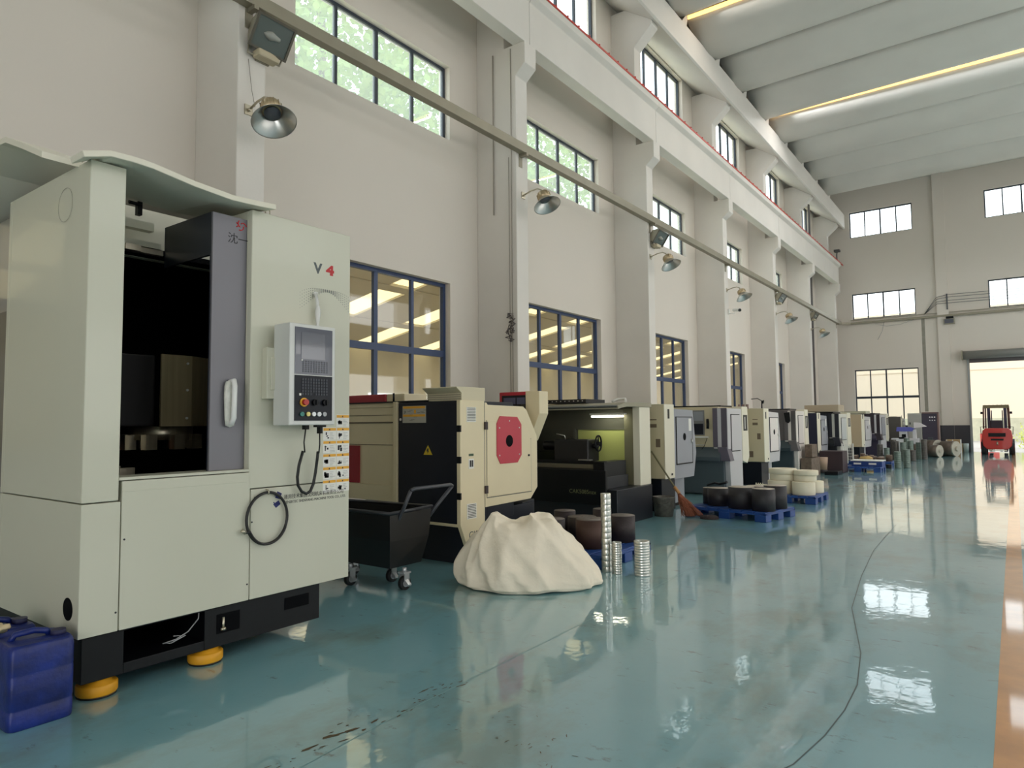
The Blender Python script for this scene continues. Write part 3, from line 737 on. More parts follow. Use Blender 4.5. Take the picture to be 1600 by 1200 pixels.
b = B(); b.cyl((-3.855, 2.865, 1.655), (-3.83, 2.865, 1.655), .020, n=24); obj('stop_button', b, mat('stop_red', (180, 40, 36), .35), E_)
for y in (2.955, 3.04):
    b = B(); b.cyl((-3.865, y, 1.655), (-3.845, y, 1.655), .022, n=20); b.box(-3.845, -3.835, y-.004, y+.004, 1.638, 1.672); obj('knob', b, black_m, CP)
for y, c in ((2.85, (54, 130, 120)), (2.90, (232, 214, 130)), (2.945, (236, 236, 236)), (2.99, (236, 236, 236)), (3.035, (170, 170, 172))):
    b = B(); b.cyl((-3.865, y, 1.575), (-3.852, y, 1.575), .015, n=18); obj('button', b, mat('button_%d' % c[0]+str(c[2]), c, .35), CP)
b = B(); b.box(-4.1, -4.04, 2.70, 2.80, 1.68, 2.03); b.box(-4.07, -4.03, 2.725, 2.76, 1.74, 1.96); obj('hinge_arm', b, pale_m, CP, bevel=.004)
# cable loop below the panel
b = B(); b.box(-4.0, -3.96, 2.955, 2.985, 1.47, 1.50); b.box(-4.0, -3.96, 3.05, 3.13, 1.485, 1.50); b.box(-4.0, -3.96, 3.08, 3.10, 1.44, 1.49)
obj('plug', b, black_m, CP)
b = B()
b.tube([(-3.98, 2.97, 1.47), (-3.99, 2.965, 1.38), (-4.0, 2.98, 1.31)], .005, n=6); b.tube([(-3.98, 3.09, 1.44), (-3.985, 3.095, 1.36), (-4.0, 3.10, 1.30)], .005, n=6)
pts = [(-4.02, 2.98, 1.32), (-4.04, 2.962, 1.22), (-4.05, 2.957, 1.14), (-4.06, 2.97, 1.08), (-4.06, 3.00, 1.035), (-4.06, 3.04, 1.015), (-4.06, 3.075, 1.03), (-4.06, 3.10, 1.08), (-4.05, 3.11, 1.16), (-4.03, 3.108, 1.25), (-4.01, 3.10, 1.31)]
b.tube(pts, .0105, n=10)
obj('coil_cable', b, hose_m, CP)
# air gun hung above the panel
b = B(); b.box(FX, FX+.02, 3.11, 3.14, 2.455, 2.475); b.tube([(FX+.02, 3.12, 2.46), (FX+.035, 3.125, 2.40), (FX+.035, 3.13, 2.33)], .012, n=8)
b.lathe([(.012, 0), (.02, .03), (.02, .07), (.012, .12), (.008, .16)], (FX+.035, 3.13, 2.37), (0, 0, -1), n=10); b.tube([(FX+.035, 3.13, 2.24), (FX+.035, 3.105, 2.2)], .006, n=6); b.tube([(FX+.035, 3.13, 2.24), (FX+.035, 3.155, 2.2)], .006, n=6)
obj('hook_sleeve', b, mat('clear_sleeve', (212, 212, 208), .25, coat=.5), V)
# lid sheets
S1 = B()
prof = [(-5.9, 2.98), (-5.35, 3.17), (-4.92, 3.225), (-4.82, 3.215), (-4.55, 3.11), (-4.25, 2.985)]
th = .035
for (a, c) in zip(prof, prof[1:]): S1.prism([a, c, (c[0], c[1]+th), (a[0], a[1]+th)], 1, 1.42, 1.655 if c[0] > -4.9 else 3.1)
t = tag(obj('foam_sheet', S1, foam_m), 'bent cream foam sheet lying over the left top of the vertical lathe', 'sheet')
S2 = B()
ys = [1.665, 1.78, 1.9, 2.15, 2.4, 2.6, 2.72]; zs = [3.02, 3.025, 3.02, 2.985, 2.965, 2.975, 2.985]
xs = [-3.985, -4.25, -4.5, -4.75]; dz = [0, .03, .055, .07]
top = [[S2.bm.verts.new((x, y, z+q*min(1, (y-1.665)/.3))) for x, q in zip(xs, dz)] for y, z in zip(ys, zs)]
nose = [S2.bm.verts.new((x, 1.525, 2.975)) for x in (-3.985, -4.15)]; nose2 = [S2.bm.verts.new((-4.15, 1.665, 3.03))]
S2.bm.faces.new((nose[0], nose[1], nose2[0], top[0][0])); S2.bm.faces.new((top[0][0], nose2[0], top[0][1]))
for A, C in zip(top, top[1:]):
    for i in range(3): S2.bm.faces.new((A[i], A[i+1], C[i+1], C[i]))
o = obj('foam_sheet', S2, foam_m, bevel=0, solid=.035); o.modifiers['solid'].offset = 0
bv = o.modifiers.new('bevel', 'BEVEL'); bv.width = .012; bv.segments = 2
tag(o, 'long cream foam sheet sagging over the door bay of the vertical lathe', 'sheet')
b = B(); b.tube([(FX-.03, 2.75+.018*math.cos(q*PI/6), 2.985+.03*math.sin(q*PI/6)) for q in range(-1, 8)], .005, n=6); obj('lifting_eye', b, steel_m, V)
b = B(); b.tube([(FX-.05, 1.60+.018*math.cos(q*PI/6), 3.0+.03*math.sin(q*PI/6)) for q in range(-1, 8)], .005, n=6); obj('lifting_eye', b, steel_m, V)
# hose loop on the skirt
b = B()
pts = [(-4.085, 2.60+.0, .80)]
n = 40
loop = [(-4.078-.0*math.sin(q), 2.742+.155*math.sin(2*PI*q/n), .877+.172*math.cos(2*PI*q/n)) for q in range(n)]
b.tube(loop, .0098, n=8, closed=True)
b.tube([(-4.066, 2.742+.148*math.sin(a), .872+.166*math.cos(a)) for a in [2.0+q*.12 for q in range(20)]] + [(-4.07, 2.575, .80), (-4.07, 2.555, .815)], .008, n=8)
hl = thing('air_hose', 'black hose looped on a hook on the vertical lathe skirt', 'hose', (-4.08, 2.742, .877))
obj('hose_loop', b, hose_m, hl)
b = B(); b.cyl((-4.07, 2.575, .80), (-4.07, 2.548, .82), .012, n=10); obj('hose_fitting', b, steel_m, hl)
b = B(); b.tube([(-4.1, 2.742, 1.065), (-4.07, 2.742, 1.065), (-4.063, 2.742, 1.05), (-4.07, 2.742, 1.035)], .005, n=6); obj('hook', b, steel_m, hl)

# ------------------------------------------------------------------ blue jerrycans
def jerry(x, y, rz, label, s=1.0):
    t = thing('jerrycan', label, 'jerrycan', (x, y, 0), rz, 'blue jerrycans beside the vertical lathe')
    b = B(); w, d_, h = .13*s, .145*s, .40*s
    n = 28; prof = [(0, .965), (.008, .99), (.03, 1), (.085, 1), (.09, .985), (.10, .985), (.105, 1), (.25, 1), (.255, .99), (.265, 1), (.36, 1), (.385, .97), (.4, .9)]
    R = []
    for z, k in prof:
        ring = []
        for i in range(n):
            a = 2*PI*i/n; c_, s_ = math.cos(a), math.sin(a); e = .28
            ring.append(b.bm.verts.new((w*k*math.copysign(abs(c_)**e, c_), d_*k*math.copysign(abs(s_)**e, s_), z*s)))
        R.append(ring)
    for A, C in zip(R, R[1:]):
        for i in range(n):
            fc = b.bm.faces.new((A[i], A[(i+1) % n], C[(i+1) % n], C[i])); fc.smooth = True
    b.bm.faces.new(R[0][::-1]); b.bm.faces.new(R[-1])
    obj('can_body', b, blue_pl_m, t, world=False)
    b = B(); b.tube([(-.02*s, -.10*s, .395*s), (-.02*s, -.08*s, .425*s), (-.01*s, -.0*s, .432*s), (0, .05*s, .42*s), (0, .07*s, .398*s)], .016*s, n=10); obj('can_handle', b, blue_pl_m, t, world=False)
    b = B(); b.cyl((.04*s, .09*s, .395*s), (.04*s, .09*s, .425*s), .034*s, n=20); obj('can_cap', b, mat('cap_navy', (28, 30, 70), .5), t, world=False)
    return t
jerry(-4.15, 1.425, .0, 'scuffed blue jerrycan in front, beside the corner of the vertical lathe', 1.03)
jerry(-4.50, 1.36, .1, 'blue jerrycan half hidden behind the front one', 1.06)
b = B(); g = 14
for i in range(g+1):
    for j in range(g+1): pass
V_ = [[b.bm.verts.new((-4.56+.28*i/g, 1.20+.16*j/g, .452+.02*noise.noise(Vector((i*.35, j*.35, 2)))+.010*math.sin(i*1.1))) for j in range(g+1)] for i in range(g+1)]
for i in range(g):
    for j in range(g):
        fc = b.bm.faces.new((V_[i][j], V_[i+1][j], V_[i+1][j+1], V_[i][j+1])); fc.smooth = True
o = obj('cleaning_rag', b, mat('rag_cream', (216, 196, 158), .9), solid=.018); tag(o, 'cream cotton rag draped over the rear blue jerrycan', 'rag')

# ================================================================== CHIP CART
ct = thing('chip_cart', 'black plastic tilt cart with a push handle beside the vertical lathe', 'cart', (-5.0, 4.55, 0))
b = B()
tp = [(-5.75, 4.28, .70), (-4.52, 4.28, .70), (-4.50, 4.80, .72), (-5.75, 4.80, .70)]
md = [(-5.70, 4.30, .45), (-4.54, 4.30, .45), (-4.52, 4.78, .45), (-5.70, 4.78, .45)]
bt = [(-5.5, 4.34, .20), (-4.58, 4.34, .20), (-4.58, 4.74, .20), (-5.5, 4.74, .20)]
T_, M_, Bt = [[b.bm.verts.new(p) for p in q] for q in (tp, md, bt)]
for A, C in ((Bt, M_), (M_, T_)):
    for i in range(4): b.bm.faces.new((A[i], A[(i+1) % 4], C[(i+1) % 4], C[i]))
b.bm.faces.new(Bt[::-1])
obj('tub', b, mat('cart_black', (16, 16, 19), .42, var=.1, vscale=5, coat=.15), ct, solid=.018, bevel=0)
b = B(); b.tube(tp, .018, n=8, closed=True); obj('rim', b, mat('cart_rim', (40, 41, 46), .35), ct)
b = B()
for y, y1 in ((4.40, 4.40), (4.76, 4.96)): b.tube([(-4.62, y, .50), (-4.47, (y+y1)/2, .74), (-4.38, y1, .905)], .017, n=10)
b.tube([(-4.38, 4.40, .905), (-4.37, 4.44, .92), (-4.37, 4.92, .92), (-4.38, 4.96, .905)], .017, n=10)
obj('push_handle', b, mat('handle_grey', (62, 64, 70), .35), ct)
def caster(x, y, rz, par):
    b = B(); b.cyl((x-.02, y, .062), (x+.02, y, .062), .062, n=24); Wh = obj('wheel', b, rubber_m, par)
    b = B(); b.cyl((x-.022, y, .062), (x+.022, y, .062), .034, n=20); b.box(x-.035, x-.025, y-.03, y+.03, .05, .16); b.box(x+.025, x+.035, y-.03, y+.03, .05, .16); b.box(x-.04, x+.04, y-.045, y+.045, .15, .165); b.cyl((x, y, .16), (x, y, .20), .02)
    b.prism([(x+.036, .05), (x+.075, .045), (x+.08, .06), (x+.036, .1)], 1, y-.03, y+.01)
    obj('caster_fork', b, mat('zinc', (200, 202, 206), .3, metal=.6), Wh)
for (x, y) in ((-4.52, 4.46), (-5.07, 4.30), (-4.85, 4.62), (-5.4, 4.62)): caster(x, y, 0, ct)

# ================================================================== LATHE 1 cream with red plate
LX = -4.7
L1 = thing('lathe', 'cream lathe with a red octagonal end plate and dark side, nearest of the lathe row', 'machine tool', (-5.6, 6.1, 0), group=None)
b = B(); b.box(-5.63, LX-.003, 5.46, 5.9, .44, 1.745); b.box(-5.63, LX-.003, 5.9, 6.4, .44, 1.745); obj('side_cabinet', b, navy_m, L1, bevel=.006)
b = B(); b.prism([(5.452, .44), (5.452, 1.752), (5.86, 1.752), (5.86, .15), (5.585, .15)], 0, LX-.05, LX); b.box(-5.66, LX-.05, 5.452, 5.47, .415, .445)
obj('end_strip', b, warmcream_m, L1, bevel=.004)
b = B(); b.prism([(5.868, .585), (5.868, 1.735), (5.90, 1.735), (5.92, 1.71), (6.60, 1.70), (6.67, 1.66), (6.885, 1.34), (6.885, .73), (6.74, .60)], 0, -5.4, LX); obj('headstock_cover', b, warmcream_m, L1, bevel=.006)
b = B(); b.prism([(5.90, .70), (5.90, 1.535), (6.60, 1.53), (6.745, 1.31), (6.745, .69)], 0, LX, LX+.006); DO = obj('end_door', b, warmcream_m, L1, bevel=.002)
b = B(); b.box(LX, LX+.004, 5.893, 6.752, .682, .69); b.box(LX, LX+.003, 5.892, 5.896, .69, 1.54); b.box(LX, LX+.003, 6.748, 6.751, .69, 1.32); obj('door_gap', b, seam_m, DO)
oc = [(6.065, 1.14), (6.065, 1.50), (6.13, 1.585), (6.46, 1.575), (6.54, 1.49), (6.54, 1.13), (6.46, 1.045), (6.13, 1.045)]
b = B(); b.prism(oc, 0, LX+.006, LX+.014); OC = obj('red_plate', b, mat('plate_red', (190, 52, 68), .45), DO, bevel=.002)
b = B(); b.cyl((LX+.014, 6.30, 1.30), (LX+.0155, 6.30, 1.30), .068, n=28); obj('spindle_hole', b, dark_in_m, OC)
b = B()
for (y, z) in ((6.11, 1.45), (6.11, 1.14), (6.49, 1.45), (6.49, 1.14), (6.30, 1.53)): b.cyl((LX+.014, y, z), (LX+.02, y, z), .008, n=8)
obj('screw', b, alu_m, OC)
for z in (1.475, .775):
    b = B(); b.box(LX, LX+.02, 5.85, 5.90, z-.04, z+.045); obj('hinge', b, mat('hinge_brown', (44, 26, 26), .5), L1, bevel=.003)
for z in (1.45, 1.12, .74):
    b = B(); b.box(LX-.04, LX+.008, 5.44, 5.46, z-.035, z+.035); obj('hinge', b, black_m, L1)
b = B(); b.cyl((LX+.006, 6.69, 1.12), (LX+.02, 6.69, 1.12), .012, n=10); obj('door_lock', b, black_m, DO)
for z0, z1 in ((1.52, 1.68), (.49, .65)):
    b = B(); b.box(LX, LX+.004, 5.555, 5.71, z0, z1); Vn = obj('vent', b, label_m, L1)
    b = B()
    for q in range(9): zz = z0+.012+q*.0165; b.box(LX+.004, LX+.007, 5.565, 5.70, zz, zz+.007)
    obj('vent_slots', b, seam_m, Vn)
b = B(); b.box(LX, LX+.004, 5.59, 5.665, 1.155, 1.18); obj('small_display', b, mat('display_green', (40, 70, 36), .3), L1)
b = B(); b.box(LX, LX+.004, 5.585, 5.67, 1.02, 1.125); So = obj('socket_plate', b, label_m, L1)
b = B(); b.box(LX+.004, LX+.007, 5.60, 5.625, 1.04, 1.11); b.box(LX+.004, LX+.007, 5.635, 5.655, 1.04, 1.11); obj('sockets', b, ink_m, So)
text('model_lettering', 'CK', .11, (LX+.0005, 5.585, .28), '+X', inkgrey_m, L1)
b = B(); b.box(-5.56, -5.20, 5.455, 5.46, 1.515, 1.705); Lb = obj('warning_plate', b, mat('plate_silver', (176, 172, 160), .4), L1)
b = B(); b.box(-5.55, -5.21, 5.4535, 5.455, 1.675, 1.70); b.box(-5.55, -5.21, 5.4535, 5.455, 1.585, 1.61); b.box(-5.38, -5.35, 5.4535, 5.455, 1.62, 1.66); obj('plate_stripes', b, orange_m, Lb)
b = B()
for q in range(10):
    rr = random.Random(q); x = -5.5+.3*rr.random(); z = 1.53+.13*rr.random(); b.box(x-.02, x+.03, 5.453, 5.455, z, z+.003)
b.tube([(-5.53, 5.4535, 1.65), (-5.51, 5.4535, 1.64), (-5.53, 5.4535, 1.62)], .004, n=4)
obj('plate_print', b, ink_m, Lb)
b = B(); b.prism([(-5.235, 1.165), (-5.105, 1.165), (-5.17, 1.27)], 1, 5.455, 5.459); Tr = obj('warning_triangle', b, mat('triangle_yellow', (206, 176, 40), .5), L1)
b = B(); b.prism([(-5.178, 1.235), (-5.155, 1.235), (-5.166, 1.212), (-5.152, 1.212), (-5.175, 1.178), (-5.172, 1.202), (-5.188, 1.202)], 1, 5.453, 5.455); obj('triangle_bolt', b, ink_m, Tr)
b = B(); b.cyl((-5.59, 5.45, 1.555), (-5.59, 5.46, 1.555), .015, n=12); b.cyl((-5.59, 5.45, .61), (-5.59, 5.46, .61), .015, n=12); obj('lock', b, alu_m, L1)
b = B(); b.box(-7.0, -5.665, 5.50, 6.5, .80, 1.70); b.box(-5.70, -5.64, 5.44, 5.50, .60, 1.755); b.box(-7.0, -5.70, 5.48, 5.6, .62, .80); b.box(-7.0, -5.66, 5.49, 6.5, 1.70, 1.75)
RB = obj('rear_cover', b, warmcream_m, L1, bevel=.004)
b = B(); b.box(-7.0, -5.72, 5.492, 5.5, 1.515, 1.53); b.box(-7.0, -5.72, 5.494, 5.5, 1.262, 1.267); b.box(-7, -5.72, 5.496, 5.5, 1.605, 1.61); obj('cover_seam', b, mat('seam_brown', (84, 72, 56), .7), RB)
b = B(); b.box(-7.0, -6.32, 5.485, 5.5, .81, 1.25); b.box(-7, -6.33, 5.48, 5.5, 1.13, 1.15); obj('red_cover', b, mat('dark_red', (152, 30, 44), .45), RB)
b = B(); b.box(-7.0, -6.0, 5.6, 6.2, 1.755, 1.86); obj('red_hood', b, mat('hood_red', (170, 44, 56), .5), L1, bevel=.01)
b = B(); b.box(-6.0, -5.70, 5.62, 6.0, 1.755, 1.86); obj('top_box', b, warmcream_m, L1, bevel=.01)
b = B(); b.box(-7.0, -5.2, 5.47, 5.9, 1.75, 1.765); b.tube([(-5.75, 5.5, 1.76), (-5.75, 5.5, 1.86)], .012); obj('top_tray', b, black_m, L1)
b = B(); b.prism([(5.50, 1.75), (5.50, 1.83), (5.40+.02, 1.885), (5.40+.02, 1.895), (5.9, 1.895), (5.9, 1.75)], 0, -5.22, LX-.02); Vb = obj('vent_box', b, mat('vent_tan', (206, 196, 166), .5), L1, bevel=.004)
b = B()
for i in range(22):
    for j in range(3): b.box(-5.20+i*.0215, -5.19+i*.0215, 5.4975, 5.50, 1.763+j*.022, 1.773+j*.022)
obj('vent_holes', b, seam_m, Vb)
b = B(); b.prism([(5.60, 0), (5.60, .44), (6.9, .58), (6.9, 0)], 0, -7.0, LX-.06); b.box(-4.76, LX-.02, 5.9, 6.82, .30, .55); obj('base', b, navy_m, L1, bevel=.005)
# swivel monitor on the far side
b = B(); b.box(-5.42, -4.95, 7.07, 7.12, 1.25, 1.905); M1 = obj('monitor_housing', b, mat('monitor_red', (176, 34, 50), .4), L1, bevel=.01)
b = B(); b.box(-5.37, -4.99, 7.062, 7.07, 1.40, 1.86); obj('monitor_face', b, navy_m, M1)
b = B(); b.box(-5.34, -5.15, 7.058, 7.062, 1.63, 1.83); b.box(-5.13, -5.0, 7.058, 7.062, 1.5, 1.83); obj('monitor_screen', b, mat('screen_blue_grey', (84, 88, 112), .2), M1)
b = B()
b.prism([(-4.95, 1.28), (-4.90, 1.28), (-4.74, 1.62), (-4.74, 1.90), (-4.95, 1.905)], 1, 7.0, 7.2); obj('monitor_side', b, warmcream_m, M1, bevel=.006)
b = B(); b.box(-5.40, -4.95, 6.9, 7.0, 1.70, 1.74); b.box(-5.2, -4.9, 6.6, 7.1, 1.2, 1.3); obj('monitor_arm', b, black_m, M1)

# ================================================================== LATHE 2 dark bay, lit inside
L2 = thing('lathe', 'open dark lathe with a lit work bay, tailstock and handwheel, second in the row', 'machine tool', (-5.8, 9.4, 0))
b = B(); b.box(-7.2, -4.66, 8.86, 10.05, 0, .52); b.box(-7.2, -4.85, 8.80, 9.6, .52, .70); obj('base', b, mat('base_navy', (22, 25, 32), .4, var=.1), L2, bevel=.008)
b = B(); b.box(-7.2, -4.80, 8.78, 8.84, .30, .80); b.box(-7.2, -4.98, 8.84, 9.3, .70, .80); obj('chip_pan', b, black_m, L2, bevel=.006)
text('bed_lettering', 'CAK5085nzx', .085, (-5.42, 8.778, .455), '-Y', mat('letter_olive', (104, 108, 70), .5), L2)
b = B(); b.box(-7.2, -4.95, 9.10, 9.18, .80, .885); b.box(-7.2, -4.95, 9.45, 9.53, .80, .885); obj('bed_way', b, mat('way_steel', (150, 146, 130), .35, metal=.8), L2)
b = B(); b.box(-7.2, -5.0, 9.0, 9.6, .66, .80); b.box(-5.05, -4.86, 8.86, 9.55, .52, .92); b.box(-7.2, -4.86, 8.9, 8.95, .88, .93); obj('bed', b, black_m, L2, bevel=.006)
b = B(); b.box(-5.92, -5.30, 9.15, 9.5, .90, 1.24); b.cyl((-6.2, 9.3, 1.14), (-5.9, 9.3, 1.14), .07); b.cyl((-5.30, 9.3, 1.14), (-5.2, 9.3, 1.14), .04); TS = obj('tailstock', b, mat('tail_black', (24, 24, 27), .4), L2, bevel=.015)
b = B()
b.tube([(-5.2, 9.3+.095*math.cos(2*PI*q/28), 1.18+.12*math.sin(2*PI*q/28)) for q in range(28)], .013, n=8, closed=True)
for a in (PI/2, PI/2+2.09, PI/2+4.19): b.cyl((-5.2, 9.3, 1.18), (-5.2, 9.3+.095*math.cos(a), 1.18+.12*math.sin(a)), .010, n=8)
b.cyl((-5.25, 9.3, 1.18), (-5.17, 9.3, 1.18), .025); obj('handwheel', b, black_m, TS)
b = B(); b.tube([(-5.70, 9.14, 1.24), (-5.70, 9.12, 1.30), (-5.84, 9.10, 1.33)], .010); b.box(-5.42, -5.22, 9.05, 9.15, .925, .94); obj('lever', b, alu_m, TS)
# carriage and headstock further in
b = B(); b.box(-6.5, -6.2, 8.95, 9.6, .88, 1.05); b.box(-7.2, -6.7, 8.98, 9.8, .80, 1.45); b.cyl((-6.7, 9.3, 1.14), (-6.55, 9.3, 1.14), .16, n=28); obj('headstock', b, black_m, L2, bevel=.01)
# enclosure
b = B(); b.box(-5.95, -4.86, 9.95, 10.0, .5, 1.39); obj('back_guard_lit', b, green_lit_m, L2)  # back wall near the tube, the light on it put into the colour
b = B(); b.box(-7.2, -5.95, 9.95, 10.0, .5, 1.39); b.box(-7.2, -4.86, 9.95, 10.0, 1.39, 1.74); obj('back_guard_shaded', b, mat('guard_shaded', (92, 92, 80), .5), L2)  # rest of the same back wall, its shade put into a darker colour
b = B(); b.box(-7.2, -4.9, 9.93, 9.95, 1.385, 1.40); b.box(-6.02, -5.98, 9.90, 9.95, .9, 1.4); obj('guard_rail', b, seam_m, L2)
b = B(); b.box(-5.0, -4.84, 9.78, 10.0, .52, 1.72); obj('inner_post', b, mat('post_olive', (128, 124, 98), .5), L2)
b = B(); b.box(-4.82, LX, 9.72, 10.10, .52, 1.80); obj('end_post', b, cream_m, L2, bevel=.008)
b = B(); b.prism([(8.98, 1.70), (8.98, 1.745), (9.2, 1.80), (10.12, 1.81), (10.12, 1.74), (9.25, 1.74)], 0, -7.0, LX+.02); obj('hood', b, mat('hood_grey', (150, 144, 122), .45), L2, bevel=.004)
b = B(); b.prism([(-6.3, 1.80), (-5.95, 1.80), (-6.2, 1.20), (-6.35, .88), (-6.55, .88)], 1, 8.90, 8.96); b.prism([(9.0, 1.7), (8.96, 1.74), (9.0, 1.76)], 0, -6.4, LX); obj('splash_guard', b, mat('guard_slate', (74, 78, 74), .4), L2)
b = B(); b.box(-6.10, -5.35, 9.2, 9.8, 1.81, 1.87); b.box(-6.10, -5.35, 9.19, 9.2, 1.81, 1.87); cc = obj('cable_chain', b, rubber_m, L2)
b = B()
for i in range(9): b.box(-6.06+i*.08, -6.04+i*.08, 9.185, 9.19, 1.835, 1.85)
obj('chain_slots', b, alu_m, cc)
b = B(); b.tube([(-4.95, 9.3, 1.82), (-4.90, 9.4, 1.86), (-4.78, 9.4, 1.86), (-4.72, 9.3, 1.82)], .02); obj('top_hose', b, label_m, L2)
b = B(); b.cyl((-5.55, 9.72, 1.60), (-4.98, 9.72, 1.60), .016, n=12); TL = obj('work_light', b, lampw, L2)
b = B(); b.box(-5.58, -4.95, 9.70, 9.78, 1.625, 1.65); obj('light_bracket', b, label_m, TL)
area('bay_light', (-5.27, 9.66, 1.56), (.55, .03), (math.radians(25), 0, 0), 1.3, (.95, 1, .72)).parent = None

# ================================================================== FURTHER LATHES
def rear_lathe(Y0, label, X=-4.7, scale=1, side=tan_m, strip=cream_m, door=grey_m, low=navy_m, ylen=1.44, top=1.80, lettered=True, lowdoor=None):
    """lathe standing with its rear towards the camera: electrical cabinet, end door with spindle hole"""
    t = thing('lathe', label, 'machine tool', (X-1, Y0+.7, 0)); s = ylen/1.44
    b = B(); b.box(X-2.2, X-.38, Y0+.05, Y0+.5, .55, top-.02); b.box(X-.38-.02, X, Y0, Y0+.40*s, .55, top); b.box(X-.38, X-.003, Y0, Y0+.1, .55, top)
    obj('electric_cabinet', b, strip, t, bevel=.006)
    b = B(); b.box(X-2.2, X-.012, Y0-.006, Y0+.002, .56, top-.01); SF = obj('cabinet_side', b, side, t)
    b = B(); b.box(X-2.0, X-.10, Y0+.06, Y0+.62*s, 0, .55); obj('cabinet_plinth', b, low, t, bevel=.006)
    b = B(); b.prism([(Y0+.41*s, .52), (Y0+.41*s, top-.07), (Y0+1.30*s, top-.09), (Y0+1.43*s, .95), (Y0+1.30*s, .52)], 0, X-1.6, X-.02)
    b.prism([(Y0+1.32*s, top-.30), (Y0+1.43*s, .95), (Y0+1.5*s, .95), (Y0+1.36*s, top-.2)], 0, X-1.6, X-.06)
    obj('headstock_cover', b, door, t, bevel=.006)
    b = B(); b.box(X-.02, X-.008, Y0+.52*s, Y0+1.22*s, .78, top-.22); ED = obj('end_door', b, lowdoor or door, t, bevel=.004)
    b = B(); b.box(X-.02, X-.006, Y0+.505*s, Y0+.52*s, .77, top-.21); b.box(X-.02, X-.006, Y0+1.22*s, Y0+1.235*s, .77, top-.21); b.box(X-.02, X-.006, Y0+.505*s, Y0+1.235*s, .76, .78); b.box(X-.02, X-.006, Y0+.505*s, Y0+1.235*s, top-.22, top-.205); obj('door_gap', b, black_m, ED)
    b = B(); b.cyl((X-.008, Y0+.86*s, 1.24), (X-.005, Y0+.86*s, 1.24), .065, n=24); obj('spindle_hole', b, dark_in_m, ED)
    b = B(); b.box(X-.008, X-.004, Y0+1.06*s, Y0+1.18*s, 1.34, 1.56); DL = obj('door_label', b, label_m, ED)
    b = B(); b.cyl((X-.006, Y0+1.17*s, 1.2), (X+.02, Y0+1.17*s, 1.12), .014); obj('door_latch', b, alu_m, ED)
    b = B(); b.prism([(Y0+.45*s, .06), (Y0+.45*s, .52), (Y0+1.30*s, .52), (Y0+1.32*s, .50), (Y0+1.32*s, .06)], 0, X-1.6, X-.22); obj('base', b, door, t, bevel=.006)
    b = B(); b.box(X-1.6, X-.26, Y0+.48*s, Y0+1.4*s, 0, .06); obj('plinth', b, black_m, t)
    b = B(); b.box(X, X+.004, Y0+.13*s, Y0+.20*s, 1.56, 1.72); b.box(X, X+.004, Y0+.24*s, Y0+.30*s, .60, .635); obj('switch_plate', b, black_m, t)
    if lettered:
        b = B(); b.box(X-.26, X-.14, Y0-.009, Y0-.006, 1.535, 1.55); b.box(X-.26, X-.14, Y0-.009, Y0-.006, 1.41, 1.47); b.box(X-.16, X-.08, Y0-.009, Y0-.006, 1.08, 1.22); b.box(X-.36, X-.26, Y0-.009, Y0-.006, .66, .80); obj('cabinet_plate', b, mat('plate_brown', (112, 96, 78), .6), SF)
    b = B(); b.box(X-.9, X-.3, Y0+.5*s, Y0+1.1*s, top-.08, top+.02); obj('top_cover', b, strip, t, bevel=.004)
    return t
